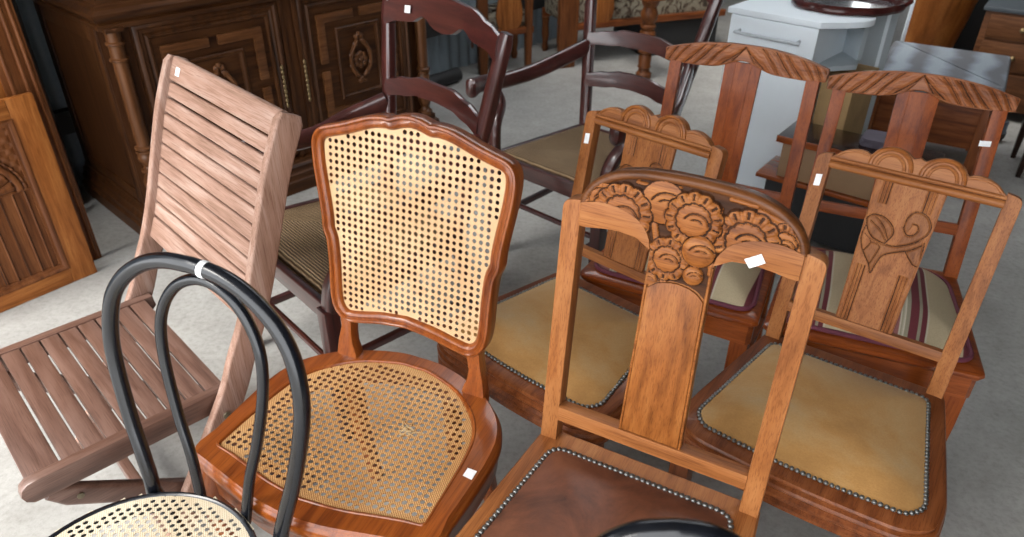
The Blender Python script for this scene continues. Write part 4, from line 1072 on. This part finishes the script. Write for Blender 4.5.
# scalloped tray on top
r = empty('scalloped_tray', 1.345, 3.085, .853, -8, 'dark scalloped wooden tray with grey glass lying on the white drawer top', 'tray')
n = 96; o = []
for k in range(n):
    a = 2 * PI * k / n; q = 1 + .045 * abs(math.sin(4 * a)) ; o.append((.205 * q * math.cos(a), .17 * q * math.sin(a)))
MTR = W(MAH, 'x', key='tray_mahogany', rough=.3, coat=.4)
m = MB(); ringprof(m, o, [(0, 0), (.006, .010), (.004, .022), (-.004, .030), (-.012, .028), (-.018, .014), (-.02, .006), (-.02, 0)], lambda a, b, h: (a, b, h)); m.build('rim', MTR, r)
m = MB(); m.loft([[(a, b, z) for a, b in offset(o, -.016)] for z in (.001, .007)]); m.build('glass_base', plain('grey_glass', (.13, .13, .14), .12, coat=.6), r, smooth=False)
m = MB(); m.tube([(.195, .03, .02), (.222, .015, .035), (.233, -.02, .04), (.222, -.055, .035), (.195, -.07, .02)], .009, 8); m.build('handle', MTR, r)

# two-tier television stand
r = empty('television_stand', .970, 2.690, 0, -38, 'low two-tier dark stand with tan middle and casters behind the striped chairs', 'stand')
MS = W(DARK, 'x', key='very_dark_wood', rough=.2, coat=.5); MSr = W(MAH, 'x', key='mahogany', rough=.25, coat=.5, bstr=.05)
m = MB(); m.box(0, .62, 0, .212, .282, .30); m.build('lower_shelf', W(RED, 'x', key='stand_edge', rough=.2, coat=.5), r, bevel=.003)
m = MB(); m.box(.055, .60, -.005, .21, .452, .47); m.build('top', MS, r, bevel=.003)
m = MB(); m.box(.055, .60, -.008, -.004, .446, .472); m.build('top_edge', W(RED, 'x', key='stand_edge', rough=.2, coat=.5), r, bevel=.001)
m = MB(); m.box(.075, .585, .02, .205, .30, .452); m.build('tan_box', M_tan, r, bevel=.002)
m = MB(); m.box(.03, .59, .05, .205, .055, .282); m.build('base_box', M_blk, r)
for x_, y_ in ((.07, .05), (.55, .05), (.07, .17), (.55, .17)):
    m = MB(); m.lathe([(.001, -.011), (.026, -.011), (.03, -.006), (.03, .006), (.026, .011), (.001, .011)], 16); c_ = m.build('caster', M_steel, r); c_.rotation_euler = (PI / 2, 0, .4); c_.location = (x_, y_, .031)
r2 = empty('folded_cloth', 1.38, 2.56, .471, -30, 'dark purple-grey folded cloth lying on the low dark stand', 'cloth')
m = MB(); 
for k, (s_, z) in enumerate(((.085, .016), (.08, .030))):
    m.loft([[(a * q, b * q, zz) for a, b in roundpoly([(-s_, -.06), (s_, -.06), (s_, .06), (-s_, .06)], .03, 4)] for q, zz in ((.96, z - .016), (1, z - .009), (.97, z))])
m.build('fold', plain('purple_cloth', (.10, .085, .11), .8, ns=20), r2)

# grey cushioned stool
r = empty('cushioned_stool', 1.69, 3.42, 0, -32, 'wooden stool with deep brown apron and blue-grey mottled cushion at the upper right', 'stool')
MO = W(OAKR, 'z', key='panel_dark_oak', rough=.4); MOx = W(OAKR, 'x', key='panel_dark_oak', rough=.4)
m = MB(); o = dens(roundpoly([(0, 0), (.54, 0), (.54, .60), (0, .60)], .03, 4), .03)
m.loft([[(a, b, .415) for a, b in offset(o, -.006)], [(a, b, .43) for a, b in o], [(a, b, .482) for a, b in o], [(a, b, .495) for a, b in offset(o, -.008)], [(a, b, .500) for a, b in offset(o, -.03)]]); cu = m.build('cushion', M_grey, r)
m = MB(); m.box(.05, .49, .025, .045, .19, .415); m.build('apron', MOx, r, bevel=.003)
m = MB(); m.box(.065, .475, .019, .026, .385, .40); m.build('apron_edge', W(OAKL, 'x', key='golden_oak'), r, bevel=.002)
for x_, y_ in ((.012, .012), (.483, .012), (.012, .543), (.483, .543)):
    m = MB(); m.box(x_, x_ + .045, y_, y_ + .045, 0, .415); m.build('leg', MO, r, bevel=.003)
m = MB(); m.box(.02, .04, .05, .55, .19, .415); m.build('side_apron', MO, r)
m = MB(); m.box(.50, .52, .05, .55, .19, .415); m.build('side_apron', MO, r)
o_ = empty('black_filler', 2.86, 4.88, 0, -10, 'matt black box added to fill the dark gap behind the barrel and the chest', 'filler box')  # made-up black box, fills the dark space between barrel and chest
m = MB(); m.box(0, .55, .0, .4, .05, .95); m.build('body', M_blk, o_, bevel=.004)
for x_ in (.01, .28):
    m = MB(); m.box(x_, x_ + .26, -.018, .0, .07, .93); m.build('door', M_blk, o_, bevel=.004)
m = MB(); m.box(.01, .54, .01, .39, 0, .05); m.build('plinth', M_blk, o_)

# brown tapering barrel
r = empty('wooden_barrel', 2.50, 4.62, 0, 0, 'smooth brown tapering barrel at the top right behind the grey stool', 'barrel')
m = MB(); m.lathe([(.0, .0), (.14, .0), (.15, .01), (.185, .2), (.235, .45), (.285, .75), (.30, 1.0), (.29, 1.0), (.28, .98), (.27, .75), (.15, .1), (0, .09)], 40); m.build('body', W(OAK, 'z', key='barrel_wood', rough=.4, grain=.4), r)
m = MB(); m.lathe([(.296, .955), (.306, .96), (.307, .985), (.299, .99)], 40); m.build('rim', W(OAKR, 'z', key='panel_dark_oak', rough=.4), r)

# chest of drawers and dark table at the right edge
r = empty('chest_of_drawers', 2.62, 4.22, 0, -36, 'dark reddish chest of drawers with grey top in the upper right corner', 'chest')
MR = W(MAH, 'x', key='mahogany_dull', rough=.4); MR2 = W(CABL, 'x', key='dull_chest_wood', rough=.5)
m = MB(); m.box(0, .8, 0, .42, .06, .585); m.build('carcass', MR2, r, bevel=.003)
m = MB(); m.box(-.015, .815, -.015, .43, .585, .61); m.build('top', plain('slate_top', (.05, .06, .07), .4), r, bevel=.004)
for z0, z1 in ((.445, .57), (.28, .43), (.09, .265)):
    m = MB(); m.box(.03, .77, -.014, .01, z0, z1); d_ = m.build('drawer', MR2, r, bevel=.005)
    for x_ in (.2, .6):
        m = MB(); m.ball((x_, -.028, (z0 + z1) / 2), .014, 8); m.build('knob', M_brass, d_)
for x_, y_ in ((.02, .01), (.74, .01), (.02, .37), (.74, .37)):
    m = MB(); m.box(x_, x_ + .04, y_, y_ + .04, 0, .06); m.build('foot', MR, r)

r = empty('side_table', 2.46, 3.30, 0, -25, 'dark wooden side table with tapered leg at the right edge', 'table')
MD = W(DARK, 'z', key='very_dark_wood', rough=.3, coat=.3)
m = MB(); m.box(-.03, .5, -.03, .32, .43, .455); m.build('top', MD, r, bevel=.004)
m = MB(); m.box(.0, .47, .0, .02, .30, .43); m.box(0, .02, 0, .29, .30, .43); m.box(0, .47, .27, .29, .30, .43); m.build('apron', MD, r)
for x_, y_ in ((.0, .0), (.44, .0), (.0, .26), (.44, .26)):
    m = MB(); m.loft([[(x_ + .016 + s * w_, y_ + .016 + t * w_, z) for s, t in ((-1, -1), (1, -1), (1, 1), (-1, 1))] for w_, z in ((.011, 0), (.019, .43))]); m.build('leg', MD, r, bevel=.002)
r = empty('caster_wheel', 2.62, 3.75, 0, 20, 'small black caster wheel on the floor behind the dark side table', 'wheel')
m = MB(); m.lathe([(.001, -.014), (.036, -.014), (.042, -.008), (.042, .008), (.036, .014), (.001, .014)], 20); c_ = m.build('wheel', M_blk, r); c_.rotation_euler = (PI / 2, 0, 0); c_.location = (0, 0, .042)
m = MB(); m.box(-.02, .02, -.02, .02, .05, .12); m.tube([(0, 0, .08), (0, 0, .15)], .008, 8); m.build('fork', M_steel, r, bevel=.003)

r = empty('gap_shade_board', -2.255, 2.577, 0, 48.5, 'near-black board added to darken the gap between the loose doors and the sideboard', 'shade board')  # added board, its black colour stands in for the gap's deep shade
MV = plain('gap_shade_black', (.012, .009, .007), .9)
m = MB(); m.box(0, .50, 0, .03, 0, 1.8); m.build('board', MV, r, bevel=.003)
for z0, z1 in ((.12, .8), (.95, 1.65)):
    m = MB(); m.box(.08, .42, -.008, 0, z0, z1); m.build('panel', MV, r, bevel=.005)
# steel strip and scrap in the dark gap
r = MB(); r.loft([[(x, y, z) for x, y in ((-.018, -.003), (.018, -.003), (.018, .003), (-.018, .003))] for z in (0, .42)])
o = r.build('steel_strip', M_steel, None); o.location = (-1.90, 2.80, 0.003); o.rotation_euler = (-.22, .10, .9); tag(o, 'narrow blue-grey steel strip leaning in the dark gap beside the sideboard', 'steel strip')
m = MB(); m.loft([[(x, y, z) for x, y in ((0, 0), (.16, .03), (.19, .15), (.03, .17))] for z in (.001, .006)]); o = m.build('pale_scrap', plain('dull_pale', (.5, .48, .44), .8), None); o.location = (-2.10, 2.55, 0); tag(o, 'pale flat scrap lying on the floor in the dark gap', 'scrap')  # thin pale sheet flat on the floor

# ================================================================== setting
def slab(name, x0, x1, y0, y1, z0, z1, mat):
    m = MB(); m.box(x0, x1, y0, y1, z0, z1); return tag(m.build(name, mat, smooth=False), kind='structure')
slab('floor', -9, 9, -6, 12, -.1, 0, M_floor)
def wallobj(name, x, y, yaw, L, H, pitch=.09, amp=.012):
    m = MB(); n = int(L / pitch * 6); top = [(k * L / n, amp * math.sin(2 * PI * k / 6)) for k in range(n + 1)]
    prof = top + [(a, b + .003) for a, b in top[::-1]]
    m.loft([[(a, b, z) for a, b in prof] for z in (0, H)]); o = m.build(name, M_corr, None); o.location = (x, y, 0); o.rotation_euler = (0, 0, math.radians(yaw)); return tag(o, kind='structure')
d_ = Vector((math.cos(math.radians(48.5)), math.sin(math.radians(48.5)), 0)); p_ = Vector((-.68, 4.67, 0)) - d_ * 5.2
wallobj('wall_back', p_.x, p_.y, 48.5, 13.5, 3.6)
for z0, off in ((.28, .02), (1.3, .02), (2.3, .02)):
    m = MB(); m.box(0, 13.4, -.075, -.02, z0, z0 + .10); o = m.build('trim_%d' % (1 + int(z0)), M_blk, None); o.location = (p_.x, p_.y, 0); o.rotation_euler = (0, 0, math.radians(48.5)); tag(o, kind='structure')
m = MB(); m.tube([(0, 0, .05), (.55, 0, .05)], .045, 14); o = m.build('black_pipe', M_blk, None)
q_ = Vector((-.36, 4.72, 0)) - d_ * .55; o.location = (q_.x, q_.y, 0); o.rotation_euler = (0, 0, math.radians(48.5)); tag(o, 'black pipe lying on the floor along the corrugated wall', 'pipe')
slab('wall_right', 5.6, 5.7, -1.2, 12, 0, 3.6, M_roof)
slab('shade_wall_front', .7, 5.6, -1.3, -1.2, 0, 3.3, M_roof)  # added wall, unseen, keeps daylight to the left front
slab('shade_wall_left', -2.4, -2.3, 1.95, 12, 0, 3.3, M_roof)  # added wall that blocks light from the sideboard's left side
m = MB()
for q in ROOF: m.box(*q, 3.2, 3.3)
tag(m.build('ceiling', M_roof, smooth=False), kind='structure')  # unseen roof, its edges and gaps laid out to steer daylight
